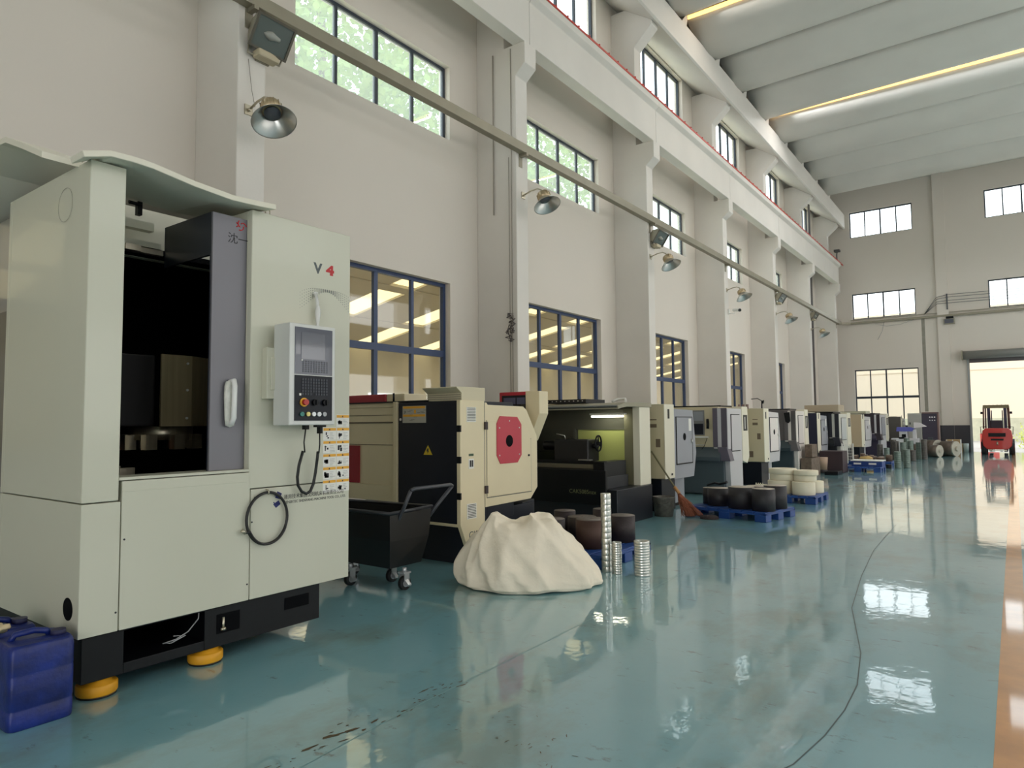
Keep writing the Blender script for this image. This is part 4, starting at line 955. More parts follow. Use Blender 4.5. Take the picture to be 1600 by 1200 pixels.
def front_lathe(Y0, label, X=-4.7, side=purple_m, body=tan_m, door=lightgrey_m, front=lightgrey_m, strip=cream_m, ylen=1.35, top=1.78, monitor=True, skirt=slate_m, win=black_m):
    """lathe with its operator side towards the camera: bevelled guard, skirt, end window"""
    t = thing('lathe', label, 'machine tool', (X-1, Y0+.7, 0)); s = ylen/1.35
    b = B(); b.box(X-2.2, X-.21, Y0+.06, Y0+1.3*s, .70, top+.03); obj('enclosure', b, body, t, bevel=.01)
    b = B(); b.prism([(X-.21, Y0+.03), (X-.01, Y0-.01), (X-.01, Y0+.01), (X-.21, Y0+.05)], 2, .98, top); b.box(X-.31, X-.21, Y0+.005, Y0+.02, .98, top); b.prism([(X-.21, .98), (X-.01, .98), (X+.06, .70), (X-.14, .70)], 1, Y0-.04, Y0+.2*s); obj('corner_guard', b, side, t, bevel=.006)
    b = B(); b.prism([(Y0+.06, .98), (Y0-.12, .78), (Y0-.12, .70), (Y0+.06, .70)], 0, X-2.2, X-.14); obj('chip_skirt', b, skirt, t, bevel=.004)
    b = B(); b.box(X-2.1, X-.10, Y0, Y0+.9*s, 0.02, .70); obj('base', b, skirt, t, bevel=.006)
    b = B(); b.prism([(Y0+.10, .72), (Y0+.015, .98), (Y0+.015, top-.01), (Y0+.9*s, top-.01), (Y0+.9*s, .10), (Y0+.15, .10)], 0, X-.3, X); obj('end_cover', b, front, t, bevel=.006)
    b = B(); b.box(X, X+.01, Y0+.22*s, Y0+.72*s, .90, top-.14); W_ = obj('end_door', b, door, t, bevel=.004)
    b = B(); b.box(X, X+.012, Y0+.20*s, Y0+.22*s, .89, top-.13); b.box(X, X+.012, Y0+.20*s, Y0+.74*s, .88, .90); b.box(X, X+.012, Y0+.20*s, Y0+.74*s, top-.14, top-.125); obj('door_gap', b, black_m, W_)
    b = B(); b.prism([(Y0+.9*s, .66), (Y0+.9*s, top+.04), (Y0+1.28*s, top+.04), (Y0+1.34*s, .74), (Y0+1.2*s, .60)], 0, X-.5, X+.01); obj('end_strip', b, strip, t, bevel=.006)
    b = B(); b.box(X+.01, X+.014, Y0+.98*s, Y0+1.24*s, 1.30, top-.14); ww = obj('strip_window', b, win, t)
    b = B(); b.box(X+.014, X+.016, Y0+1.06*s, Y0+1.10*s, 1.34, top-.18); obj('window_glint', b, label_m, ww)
    b = B(); b.box(X-1.5, X-.2, Y0+.2, Y0+.9*s, top+.03, top+.06); obj('top_tray', b, black_m, t)
    if monitor:
        b = B(); b.box(X-.74, X-.50, Y0+.03, Y0+.07, 1.22, 1.74); MM = obj('monitor', b, mat('monitor_grey', (120, 120, 118), .4), t, bevel=.006)
        b = B(); b.box(X-.72, X-.52, Y0+.024, Y0+.03, 1.52, 1.71); obj('monitor_screen', b, mat('screen_pale', (150, 154, 158), .2), MM)
        b = B(); b.box(X-.72, X-.52, Y0+.024, Y0+.03, 1.24, 1.46); obj('key_plate', b, navy_m, MM)
        b = B(); b.box(X-.74, X-.42, Y0-.06, Y0+.05, 1.17, 1.20); obj('keyboard_shelf', b, label_m, t)
        b = B(); b.tube([(X-.42, Y0+.02, 1.55), (X-.40, Y0-.02, 1.45), (X-.41, Y0-.01, 1.36)], .03, n=8); b.tube([(X-.43, Y0+.02, 1.18), (X-.5, Y0+.02, 1.0), (X-.58, Y0+.02, .9)], .006); obj('handset', b, black_m, t)
        b = B(); b.tube([(X-.70, Y0+.06, 1.02), (X-.68, Y0-.0, 1.02), (X-.52, Y0-.0, 1.02), (X-.5, Y0+.06, 1.02)], .012); obj('drawer_pull', b, alu_m, t)
    return t
rear_lathe(10.66, 'tan and grey lathe behind a broom and bucket, third in the row')
front_lathe(13.75, 'lathe with a monitor and grey chip skirt behind the black drums, fourth in the row')
rear_lathe(16.26, 'cream lathe with a pale end door behind the white rings, fifth in the row', door=lightgrey_m, lowdoor=mat('door_pale', (226, 218, 214), .35, coat=.2))
front_lathe(19.16, 'lathe with a plain dark grey side and blue-black skirt, sixth in the row', monitor=False, side=mat('side_dusk', (98, 92, 92), .5), body=mat('body_dusk', (98, 92, 92), .5), front=mat('front_pale', (222, 214, 206), .4), door=mat('door_pale2', (208, 200, 196), .35), skirt=mat('skirt_deep', (44, 60, 66), .5))
rear_lathe(21.6, 'lathe with a navy side and grey end door, seventh in the row', side=mat('side_navy', (36, 38, 60), .5), low=navy_m, ylen=1.5, top=1.74, lettered=False)
front_lathe(23.25, 'lathe with a near black side under a tan top cover, eighth in the row', X=-4.42, monitor=False, side=mat('side_ink', (38, 40, 50), .5), body=mat('body_ink', (38, 40, 50), .5), front=mat('front_lt', (196, 196, 186), .4), door=mat('door_lt', (180, 184, 184), .35), skirt=mat('skirt_ink', (24, 30, 34), .5), strip=cream_m, ylen=1.9, top=1.72)
rear_lathe(27.0, 'lathe with a two-tone tan side, ninth in the row', X=-4.40, side=mat('side_tan2', (190, 170, 140), .5), ylen=2.2, top=1.72, lettered=False, door=lightgrey_m)
front_lathe(30.9, 'lathe with a plum dark side, tenth in the row', X=-4.36, monitor=False, side=mat('side_plum', (48, 38, 46), .5), body=mat('body_plum', (48, 38, 46), .5), front=lightgrey_m, door=grey_m, skirt=mat('skirt_plum', (44, 38, 60), .5), ylen=2.3, top=1.74)
rear_lathe(34.6, 'small pale lathe at the far end of the row', X=-4.05, side=mat('side_dim', (84, 80, 74), .5), ylen=1.6, top=1.66, lettered=False, door=lightgrey_m, low=mat('low_plum', (70, 62, 76), .5))
# tan roof box of the eighth lathe and things standing on top
b = B(); b.box(-5.4, -4.4, 23.1, 24.0, 1.79, 2.0); tag(obj('roof_box', b, mat('roofbox_tan', (176, 160, 136), .6), bevel=.01), 'wide tan box resting on top of the eighth lathe', 'box')
b = B(); b.box(-5.1, -4.3, 27.3, 28.2, 1.75, 1.84); tag(obj('cover_board', b, mat('cover_olive', (170, 168, 148), .6)), 'flat grey-green board lying on top of the ninth lathe', 'board')
for i, w_ in enumerate(('left', 'middle', 'right')):
    b = B(); b.cyl((-5.33+.09*i, 16.5, 1.78), (-5.33+.09*i, 16.5, 1.91), .035, n=10)
    tag(obj('canister', b, mat('canister_brown', (132, 110, 104), .6)), w_+'most small brown can of the three on the fifth lathe' if i != 1 else 'middle small brown can of the three on the fifth lathe', 'can', 'brown cans on the fifth lathe')
t = thing('desk_fan', 'thin dark lamp on a gooseneck standing on the fifth lathe', 'lamp', (-4.95, 17.0, 1.83))
b = B(); b.cyl((-4.95, 17, 1.74), (-4.95, 17, 1.77), .06); b.tube([(-4.95, 17, 1.77), (-4.95, 17, 2.0)], .015); b.tube([(-4.95, 17, 2.0), (-5.05, 17, 2.06), (-5.2, 17, 2.05)], .01); obj('stand', b, black_m, t)
b = B(); b.lathe([(.02, 0), (.05, .04), (.0, .05)], (-4.95, 17, 1.98), (1, 0, -.2), n=12); obj('lamp_head', b, black_m, t)
t.name = 'work_lamp'
# brush leaning panels etc. on the sixth lathe
b = B(); b.prism([(-4.98, 1.72), (-4.84, 1.74), (-4.82, 1.50), (-4.87, 1.44), (-4.94, 1.48)], 1, 19.05, 19.10); tag(obj('hanging_cloth', b, black_m), 'black cloth hung over the top edge of the sixth lathe', 'cloth')
b = B(); b.box(-4.60, -4.42, 19.6, 20.2, .52, .86); b.box(-4.66, -4.4, 19.4, 20.4, 0, .5); tag(obj('chip_bin', b, mat('bin_brown', (112, 96, 82), .8, var=.3, vscale=12)), 'rough brown chip bin heaped with swarf beside the sixth lathe', 'bin')
b = B(); b.cyl((-4.5, 21.15, .1), (-4.5, 21.15, .45), .12, .15, n=18); tag(obj('bucket', b, mat('bucket_tan', (176, 150, 128), .6)), 'pale tan bucket between the sixth and seventh lathes', 'bucket')
b = B(); b.lathe([(.13, .0), (.13, .1)], (-4.5, 21.15, 0), (0, 0, 1), n=18, capends=True)
tag(obj('bucket_stand', b, mat('stand_dark', (60, 54, 52), .7)), 'dark round block under the tan bucket', 'block')

# ================================================================== PALLETS AND WORKPIECES
def pallet(cx, cy, w, l, rz, label, h=.145):
    t = thing('pallet', label, 'pallet', (cx, cy, 0), rz, 'blue plastic pallets')
    b = B(); hw, hl = w/2, l/2
    n = 7
    for i in range(n):
        x0 = -hw + i*(w+.015)/n; b.box(x0, x0+(w+.015)/n-.025, -hl, hl, h-.025, h)
    b.box(-hw, hw, -hl, -hl+.05, h-.045, h-.02); b.box(-hw, hw, hl-.05, hl, h-.045, h-.02); b.box(-hw, -hw+.05, -hl, hl, h-.045, h-.02); b.box(hw-.05, hw, -hl, hl, h-.045, h-.02)
    obj('deck', b, pallet_m, t, world=False, bevel=.004)
    for i in (-1, 0, 1):
        for j in (-1, 0, 1):
            b = B(); cx_, cy_ = i*(hw-.09), j*(hl-.09); b.box(cx_-.09, cx_+.09, cy_-.09, cy_+.09, 0, h-.045); obj('foot', b, pallet_m, t, world=False, bevel=.006)
    return t
def drum(x, y, z, r_, h, label, group, body=None, topm=None, ring=False):
    b = B()
    if ring:
        b.lathe([(r_*.32, 0), (r_*.97, 0), (r_, .012), (r_, h-.012), (r_*.96, h), (r_*.32, h), (r_*.32, 0)], (x, y, z), (0, 0, 1), n=36)
        o = obj('ring_blank', b, body or foamring_m)
        return tag(o, label, 'workpiece', group)
    t = thing('steel_disc', label, 'workpiece', (x, y, z), group=group)
    b.cyl((x, y, z), (x, y, z+h), r_, n=36); obj('disc_body', b, body or drum_m, t)
    b = B(); b.lathe([(r_*.12, .001), (r_*.97, .001), (r_*.97, .003), (r_*.12, .003)], (x, y, z+h), (0, 0, 1), n=36); obj('sawn_face', b, topm or drumtop_m, t)
    return t
PT = .145
pallet(-3.98, 6.73, 1.14, 1.10, 0, 'blue pallet with dark steel discs between the white bag and the second lathe')
g = 'dark steel discs on the pallet behind the white bag'
for i, (x, y, r_, h, l) in enumerate([(-3.78, 6.58, .175, .30, 'rust-brown steel disc nearest the tall ring stack'), (-3.68, 7.10, .15, .29, 'dark steel disc at the outer far corner of the pallet behind the white bag'),
    (-4.12, 6.95, .17, .26, 'steel disc in the middle of the pallet behind the white bag'), (-4.28, 6.55, .15, .27, 'steel disc close to the cream lathe behind the white bag'), (-4.42, 7.05, .13, .30, 'small steel disc at the inner far corner of the same pallet'), (-4.0, 7.22, .11, .33, 'tall narrow steel disc at the back of the pallet behind the white bag')]):
    drum(x, y, PT, r_, h, l, g, body=mat('bar_brown', (84, 62, 54), .55, metal=.3, var=.15) if i == 0 else None, topm=mat('bar_face_dark', (122, 112, 106), .5, metal=.4))
pallet(-3.60, 11.0, 1.36, 1.0, -.17, 'blue pallet loaded with black drums in front of the fourth lathe')
g = 'black steel discs on the pallet in front of the fourth lathe'
for x, y, r_, h, l in [(-3.12, 10.66, .17, .33, 'black disc at the near outer corner of the black disc pallet'), (-3.50, 10.80, .20, .33, 'widest black disc, in the middle of the near side of its pallet'), (-3.92, 10.95, .17, .28, 'black disc left of the widest one'),
    (-3.06, 11.08, .17, .35, 'black disc with a bright top behind the near outer corner one'), (-3.40, 11.28, .17, .31, 'black disc at the far side of its pallet'), (-4.14, 11.12, .10, .26, 'small dark disc at the inner end of the black disc pallet')]:
    drum(x, y, PT, r_, h, l, g, body=mat('disc_black', (50, 47, 50), .5, metal=.2, var=.12, bump=.2))
b = B(); b.tube([(-4.25, 11.35, .42), (-4.1, 11.3, .47), (-4.0, 11.25, .46), (-3.86, 11.2, .50)], .02, n=8); tag(obj('dark_hose', b, black_m), 'dark hose lying across the inner discs of the black disc pallet', 'hose')
pallet(-3.42, 13.62, 1.0, 1.05, 0, 'blue pallet stacked with cream ring blanks')
g = 'cream ring blanks stacked on the pallet beyond the black discs'
for x, y, z, r_, h, l in [(-3.18, 13.36, 0, .20, .24, 'thick cream ring blank at the near outer corner, bottom layer'), (-3.62, 13.45, 0, .22, .24, 'cream ring blank bottom layer, near inner side'), (-3.14, 13.86, 0, .20, .22, 'cream ring blank bottom layer, far outer side'), (-3.64, 13.92, 0, .2, .24, 'cream ring blank bottom layer, far inner side'),
    (-3.58, 13.50, .24, .235, .12, 'cream ring blank in the middle of the tall inner stack'), (-3.58, 13.50, .362, .25, .10, 'topmost and widest cream ring blank on the inner stack'), (-3.17, 13.44, .242, .20, .11, 'cream ring blank second from top of the outer stack'), (-3.15, 13.43, .354, .215, .09, 'top cream ring blank on the outer stack')]:
    drum(x, y, PT+z, r_, h, l, g, ring=True)
b = B(); b.box(-4.02, -3.84, 13.2, 13.4, 0, .30)
for i in range(4): b.box(-4.00+i*.04, -3.98+i*.04, 13.19, 13.2, .05, .34)
tag(obj('slotted_blank', b, foamring_m, bevel=.01), 'small slotted cream block left of the cream ring blanks', 'block')
# polished ring stacks on the floor
ORD = ['', 'first', 'second', 'third', 'fourth', 'fifth', 'sixth', 'seventh', 'eighth', 'ninth', 'tenth', 'eleventh', 'twelfth', 'thirteenth', 'fourteenth']
def ring_stack(x, y, r_, h1, n, labels, group, jit=.0018):
    rr = random.Random(int(x*100)); b = B()
    b.lathe([(r_*.62, 0), (r_*.98, 0), (r_, .003), (r_, h1-.003), (r_*.98, h1-.0004), (r_*.62, h1-.0004), (r_*.62, 0)], (0, 0, 0), (0, 0, 1), n=32)
    o = obj('steel_ring', b, ring_m)
    for i in range(n):
        c = o if i == 0 else o.copy()
        if i: COL.objects.link(c)
        c.location = (x+rr.uniform(-jit, jit), y+rr.uniform(-jit, jit), i*h1)
        w_ = 'bottom ring' if i == 0 else ('top ring' if i == n-1 else '%s ring from the floor' % ORD[i+1])
        tag(c, '%s in the %s' % (w_, labels), 'steel ring', group)
ring_stack(-3.37, 6.16, .052, .056, 14, 'tallest polished steel stack by the blue pallet', 'rings in the tallest polished stack')
ring_stack(-3.24, 6.13, .050, .024, 13, 'slim short steel stack beside the tallest one', 'rings in the slim short stack')
ring_stack(-3.00, 6.20, .078, .026, 13, 'wide short steel stack standing alone on the floor', 'rings in the wide short stack')
# broom, bucket, mat of rags
t = thing('bucket', 'dented grimy metal bucket in front of the tan third lathe', 'bucket', (-4.58, 10.30, 0))
b = B(); b.lathe([(0, 0), (.14, 0), (.17, .30), (.175, .31), (.165, .31), (.135, .02), (0, .02)], (-4.58, 10.30, 0), (0, 0, 1), n=28); 
for v in b.bm.verts: v.co += Vector((noise.noise(v.co*6), noise.noise(v.co*6+Vector((5, 5, 5))), 0))*.02
obj('bucket_body', b, mat('bucket_grime', (104, 100, 92), .6, metal=.3, var=.35, vscale=14), t)
b = B(); b.tube([(-4.75, 10.3, .30), (-4.72, 10.18, .22), (-4.6, 10.13, .19), (-4.47, 10.17, .22), (-4.42, 10.3, .30)], .006); obj('bucket_handle', b, mat('wire_dark', (70, 68, 64), .5, metal=.5), t)
t = thing('broom', 'bamboo broom with a reddish brush leaning against the grimy bucket', 'broom', (-4.28, 10.42, 0))
b = B(); b.tube([(-4.85, 10.45, 1.02), (-4.38, 10.40, .38)], .014, n=8); obj('broom_handle', b, mat('bamboo_dark', (110, 104, 76), .6), t)
b = B(); b.tube([(-4.44, 10.40, .46), (-4.36, 10.40, .36)], .028, n=10); obj('binding', b, mat('twine', (190, 140, 90), .8), t)
b = B(); rnd = random.Random(5)
for i in range(150):
    a = Vector((-4.38+rnd.uniform(-.01, .01), 10.40+rnd.uniform(-.01, .01), .38)); e = Vector((-4.15+rnd.gauss(0, .075), 10.42+rnd.gauss(0, .07), .012+rnd.uniform(0, .03)))
    md_ = (a+e)/2 + Vector((rnd.gauss(0, .02), rnd.gauss(0, .02), .015)); b.tube([a, md_, e], .004, n=3)
obj('bristles', b, mat('bristle', (156, 92, 66), .8, var=.3, vscale=30), t)
b = B(); n = 26; R = []
for k in range(5):
    rr_ = (.14, .145, .12, .07, .01)[k]; z = (0, .02, .045, .055, .06)[k]
    R.append([b.bm.verts.new((-3.86+rr_*(1+.12*noise.noise(Vector((math.cos(2*PI*i/n)*2, math.sin(2*PI*i/n)*2, k))))*math.cos(2*PI*i/n), 10.36+rr_*.8*math.sin(2*PI*i/n), z+.012*noise.noise(Vector((i*.7, k, 0)))*(k > 0))) for i in range(n)])
for A, C in zip(R, R[1:]):
    for i in range(n): b.bm.faces.new((A[i], A[(i+1) % n], C[(i+1) % n], C[i]))
b.bm.faces.new(R[0][::-1])
tag(obj('oily_rag', b, mat('rag_dark', (54, 44, 44), .9)), 'crumpled dark oily rag on the floor by the black disc pallet', 'rag')

# ------------------------------------------------------------------ white bag
b = B(); C0 = Vector((-3.74, 5.33, 0)); U = Vector((cy, sy, 0)); Vv = Vector((-sy, cy, 0))
na, nr = 160, 44
prof = [(0.0, 1.0), (.25, 1.0), (.45, .99), (.62, .95), (.74, .86), (.84, .72), (.92, .54), (.98, .34), (1.0, .18), (.985, .07), (.94, .012), (.6, .004)]
def pr(t):
    x = t*(len(prof)-1); i = min(int(x), len(prof)-2); k = x-i; k = k*k*(3-2*k)*.3+k*.7
    return prof[i][0]*(1-k)+prof[i+1][0]*k, prof[i][1]*(1-k)+prof[i+1][1]*k
R = []
for j in range(nr+1):
    rad, hh = pr(j/nr); row = []
    for i in range(na):
        a = 2*PI*i/na; c_, s_ = math.cos(a), math.sin(a)
        fold = .045*abs(math.sin(a*5.5+1.5*noise.noise(Vector((c_*1.5, s_*1.5, 3)))+rad*1.2))*rad*(1-abs(rad-.6))
        A_ = .70*(1+.06*noise.noise(Vector((c_*1.3, s_*1.3, 0))))-fold; Bq = .52*(1+.08*noise.noise(Vector((c_, s_, 7))))-fold
        u = c_*rad*A_; v = s_*rad*Bq
        z = hh*.60
        # crest: peak on the left, plateau on the right, tapering to the right
        env = max(0, 1-rad**4)
        z += env*(.11*math.exp(-abs((u+.33)/.045)-((v+.12)/.16)**2) - .05*math.exp(-((u+.12)/.10)**2) + .05*math.exp(-abs((u-.02)/.03)-((v+.1)/.2)**2) + .03*math.exp(-((u-.2)/.1)**2))
        if u > .20: z *= 1-.72*min(1, (u-.20)/.50)**1.0
        if u < -.34: z *= 1-.45*min(1, (-u-.34)/.35)*env
        p = Vector((u, v, z))
        sharp = 1-abs(noise.noise(Vector((u*4.5+z*2, v*3, z*2.5))))*2.2
        p.z += .035*sharp*env*(hh > .1); z2 = noise.noise(Vector((u*9, v*9, z*7)))
        if hh > .1: p.x += .018*z2*(1 if c_ > 0 else 1); p.z += .014*z2
        if 7 < j < nr-6:
            k_ = .032*(1-abs(noise.noise(Vector((a*2.4+z*2, z*2.0+a*.8, 1.0))))*2.8); p.x += c_*k_; p.y += s_*k_
        w_ = C0 + U*p.x + Vv*p.y; w_.z = max(.002, p.z)
        row.append(b.bm.verts.new(w_))
    R.append(row)
for A, C in zip(R[1:], R[2:]):
    for i in range(na):
        fc = b.bm.faces.new((A[i], A[(i+1) % na], C[(i+1) % na], C[i])); fc.smooth = True
c0 = b.bm.verts.new(sum((v.co for v in R[1]), Vector())/na)
for i in range(na): b.bm.faces.new((R[1][i], R[1][(i+1) % na], c0)).smooth = True
b.bm.faces.new(R[-1][::-1])
tag(obj('bulk_bag', b, bag_m, sub=1), 'large slumped white woven bulk bag on the floor in front of the cream lathe', 'bag')

# ================================================================== FAR END OBJECTS
pallet(-3.75, 22.6, 1.2, 1.0, 0, 'low blue pallet on the floor in front of the eighth lathe')
pallet(-3.9, 25.6, 1.3, 1.1, 0, 'far blue pallet carrying brown parts')
t = thing('stacking_crate', 'long blue and white stacking crate on the low far pallet', 'crate', (-3.7, 22.7, .145))
b = B(); b.box(-3.96, -3.15, 22.4, 23.0, .146, .30); obj('crate_body', b, mat('crate_blue', (30, 62, 130), .5), t, bevel=.01)
b = B(); b.box(-3.98, -3.13, 22.38, 23.02, .30, .325); b.box(-3.9, -3.7, 22.39, 22.4, .2, .25); b.box(-3.5, -3.3, 22.39, 22.4, .2, .25); obj('crate_rim', b, label_m, t)
b = B(); b.box(-4.62, -4.0, 21.36, 22.05, .0, .62); tag(obj('work_bin', b, mat('bin_plum', (60, 44, 48), .6), bevel=.01), 'dark plum steel bin beside the seventh lathe', 'bin')
b = B(); b.box(-4.30, -3.95, 20.4, 21.0, 0, .10); tag(obj('floor_block', b, black_m, bevel=.01), 'flat black block on the floor before the plum bin', 'block')
t = thing('mesh_crate', 'white wire frame standing on the low far pallet', 'crate', (-4.2, 23.2, .6))
b = B()
for i in range(6): b.box(-4.30+.05*i, -4.29+.05*i, 22.98, 23.0, .30, .78); b.box(-4.32, -4.0, 22.98, 23.0, .30+.09*i, .31+.09*i)
b.box(-4.33, -4.30, 22.96, 23.0, .146, .8); b.box(-4.02, -3.99, 22.96, 23.0, .146, .8); obj('wire_panel', b, label_m, t)
b = B()
rnd = random.Random(9)
for i in range(9):
    x, y = -4.42+.26*(i % 5), 25.55+.34*(i//5); r_ = .07+.05*rnd.random(); h = .12+.14*rnd.random()
    drum(x, y, PT, r_, h, ['brown casting on the far pallet, one of a jumbled load'][0], 'brown castings on the far pallet', body=mat('cast_brown', (96, 78, 64), .7, var=.2))
bpy.data.meshes
b = B(); b.bm.free()
def sack(x, y, z, label):
    b = B(); b.lathe([(.0, 0), (.16, 0), (.2, .06), (.17, .14), (.06, .18), (.0, .17)], (x, y, z), (0, 0, 1), n=20)
    for v in b.bm.verts: v.co += Vector((noise.noise(v.co*8), 0, noise.noise(v.co*8+Vector((3, 3, 3)))*.6))*.05
    tag(obj('sack', b, mat('sack_yellow', (190, 160, 100), .8)), label, 'sack')
sack(-4.0, 25.2, .146, 'yellow-brown sack slumped at the near edge of the far pallet')
g = 'green-grey ring stacks at the far end of the aisle'
gm = mat('ring_greygreen', (112, 124, 116), .4, metal=.6, bump=.3, bscale=60)
def rstack(x, y, r_, h, lab, m=None):
    b = B(); nn = max(3, int(h/.06)); prof = []
    for i in range(nn): prof += [(r_*.96, i*h/nn), (r_, i*h/nn+.008), (r_, (i+1)*h/nn-.008), (r_*.96, (i+1)*h/nn)]
    b.lathe(prof, (x, y, 0), (0, 0, 1), n=20, capends=True); tag(obj('ring_stack', b, m or gm), lab, 'ring stack', g)
rstack(-2.98, 24.3, .10, .52, 'tall green-grey stack on the left of the far close pair')
rstack(-2.76, 24.55, .10, .58, 'tall green-grey stack on the right of the far close pair')
rstack(-3.22, 24.2, .08, .12, 'very low black ring pile beside the far close pair', black_m)
fm = mat('ring_dark', (92, 88, 84), .5, metal=.5)
for i, (x, y, h) in enumerate([(-4.1, 28.8, .75), (-3.85, 28.6, .6), (-3.6, 29.0, .9), (-3.35, 28.9, .85), (-3.75, 29.6, .95), (-3.2, 29.7, .9), (-3.05, 28.9, .5), (-3.0, 30.4, .8), (-2.8, 30.2, .95), (-3.4, 30.4, 1.0)]):
    rstack(x, y, .10, h*.8, ['ring stack in the far cluster in front of the tenth lathe'][0], gm if i % 2 else fm)
    COL.objects[-1]['group'] = 'ring stacks in the far cluster'
# big rolls
def roll(x, y, r_, l, ang, lab):
    t = thing('steel_roll', lab, 'steel roll', (x, y, 0), group='large steel rolls lying at the end of the aisle')
    dx, dy = math.cos(ang)*l/2, math.sin(ang)*l/2
    b = B(); b.cyl((x-dx, y-dy, r_), (x+dx, y+dy, r_), r_, n=32); obj('roll_body', b, mat('roll_brown', (98, 86, 76), .5, metal=.4, var=.15), t)
    b = B(); b.cyl((x+dx*.82, y+dy*.82, r_), (x+dx*1.02, y+dy*1.02, r_), r_*1.01, n=32); b.cyl((x+dx*1.02, y+dy*1.02, r_), (x+dx*1.3, y+dy*1.3, r_), r_*.35, n=20); obj('roll_end', b, mat('roll_pale', (196, 190, 176), .4, metal=.4), t)
roll(-3.28, 32.6, .26, .45, -.55, 'small dark steel roll on the left of the far group')
roll(-2.80, 33.6, .33, .5, -.55, 'tall brown steel roll behind the small dark one')
roll(-2.62, 32.45, .24, .35, -.45, 'low brown steel roll in front, in the middle of the group')
roll(-2.20, 33.4, .31, .55, -.45, 'large steel roll nearest the aisle')
# cabinets, table, box
t = thing('electric_cabinet', 'tall light grey steel cabinet near the end wall', 'cabinet', (-3.56, 35.3, 0))
b = B(); b.box(-3.84, -3.30, 35, 35.6, .06, 1.80); obj('cabinet_body', b, mat('cab_grey', (176, 176, 168), .5), t, bevel=.01)
b = B(); b.box(-3.80, -3.34, 34.985, 35, .12, 1.74); o = obj('door', b, mat('cab_grey2', (168, 168, 162), .5), t, bevel=.004)
b = B(); b.box(-3.76, -3.73, 34.97, 34.985, 1.3, 1.4); obj('handle', b, black_m, o)
b = B(); b.box(-3.82, -3.32, 35.02, 35.58, 0, .06); obj('plinth', b, black_m, t)
t = thing('control_cabinet', 'dark control cabinet with two rows of white lamps by the end wall', 'cabinet', (-3.02, 35.3, 0))
b = B(); b.box(-3.29, -2.72, 35.02, 35.6, 0, 1.78); obj('cabinet_body', b, mat('cab_dark', (62, 56, 72), .5), t, bevel=.01)
b = B(); b.box(-3.29, -2.70, 35.0, 35.6, 1.78, 1.84); b.box(-2.72, -2.66, 35.0, 35.6, 0, 1.84); obj('cabinet_frame', b, mat('cab_frame', (120, 96, 92), .5), t)
b = B()
for i in range(3):
    for j in range(2): b.cyl((-2.99+.09*i, 35.02, 1.62-.14*j), (-2.99+.09*i, 35.0, 1.62-.14*j), .03-.008*j, n=12)
obj('indicator_lamp', b, mat('ind_white', (244, 244, 244), .4), t)
t = thing('bench_machine', 'small white bench machine with a violet-blue cover near the far cabinet', 'machine', (-3.9, 33.6, 0))
b = B(); b.box(-4.3, -3.3, 33.3, 33.9, 0, .72); b.box(-4.0, -3.7, 33.4, 33.8, .72, 1.02); b.box(-3.5, -3.38, 33.4, 33.7, .72, 1.1); obj('machine_body', b, mat('bench_white', (206, 206, 208), .5), t, bevel=.01)
b = B(); b.prism([(-4.1, 1.02), (-3.5, 1.02), (-3.46, 1.14), (-3.6, 1.2), (-4.08, 1.2)], 1, 33.35, 33.85); obj('blue_cover', b, mat('cover_violet', (92, 96, 176), .5), t)
b = B(); b.prism([(-3.45, 1.16), (-3.0, 1.22), (-3.25, 1.38), (-3.45, 1.4)], 1, 33.45, 33.8); obj('white_hood', b, mat('hood_white', (220, 214, 214), .5), t)
b = B(); b.box(-3.9, -3.75, 33.38, 33.4, .76, .9); b.box(-4.0, -3.8, 33.3, 33.4, .70, .78); obj('clamp', b, black_m, t)
t = thing('grey_workbench', 'grey steel bench with a vice in front of the dark cabinet', 'bench', (-2.9, 34.3, 0))
b = B(); b.box(-3.25, -2.35, 34.1, 34.6, .45, .52); b.box(-3.2, -2.85, 34.12, 34.58, 0, .45); b.box(-2.75, -2.37, 34.12, 34.58, 0, .45); obj('bench_body', b, mat('bench_grey', (128, 136, 140), .5), t, bevel=.006)
b = B(); b.box(-3.02, -2.85, 34.2, 34.4, .52, .75); b.box(-3.1, -2.75, 34.25, 34.35, .6, .64); obj('vice', b, mat('vice_dark', (64, 72, 78), .5), t)
b = B(); b.box(-2.55, -2.0, 36.6, 37.4, 0, .60); cb = obj('cardboard_box', b, cardboard_m, bevel=.005); tag(cb, 'large brown cardboard box against the end wall', 'box')
b = B(); b.box(-2.52, -2.49, 36.592, 36.6, 0, .60); b.box(-2.30, -2.26, 36.592, 36.6, 0, .6); b.box(-1.999, -1.99, 36.6, 37.4, 0, .60); obj('strapping', b, label_m, cb)
b = B(); b.box(-2.12, -1.98+.02, 37.62, 37.8, .0, .40); tag(obj('waste_carton', b, mat('carton_tan', (200, 184, 150), .7)), 'small tan carton standing in the corner left of the gate', 'box')
b = B(); b.cyl((-1.84, 37.7, 0), (-1.84, 37.7, .40), .09, .11, n=18); tag(obj('waste_bucket', b, mat('bucket_mint', (190, 204, 198), .6)), 'pale bucket beside the tan carton at the gate', 'bucket')
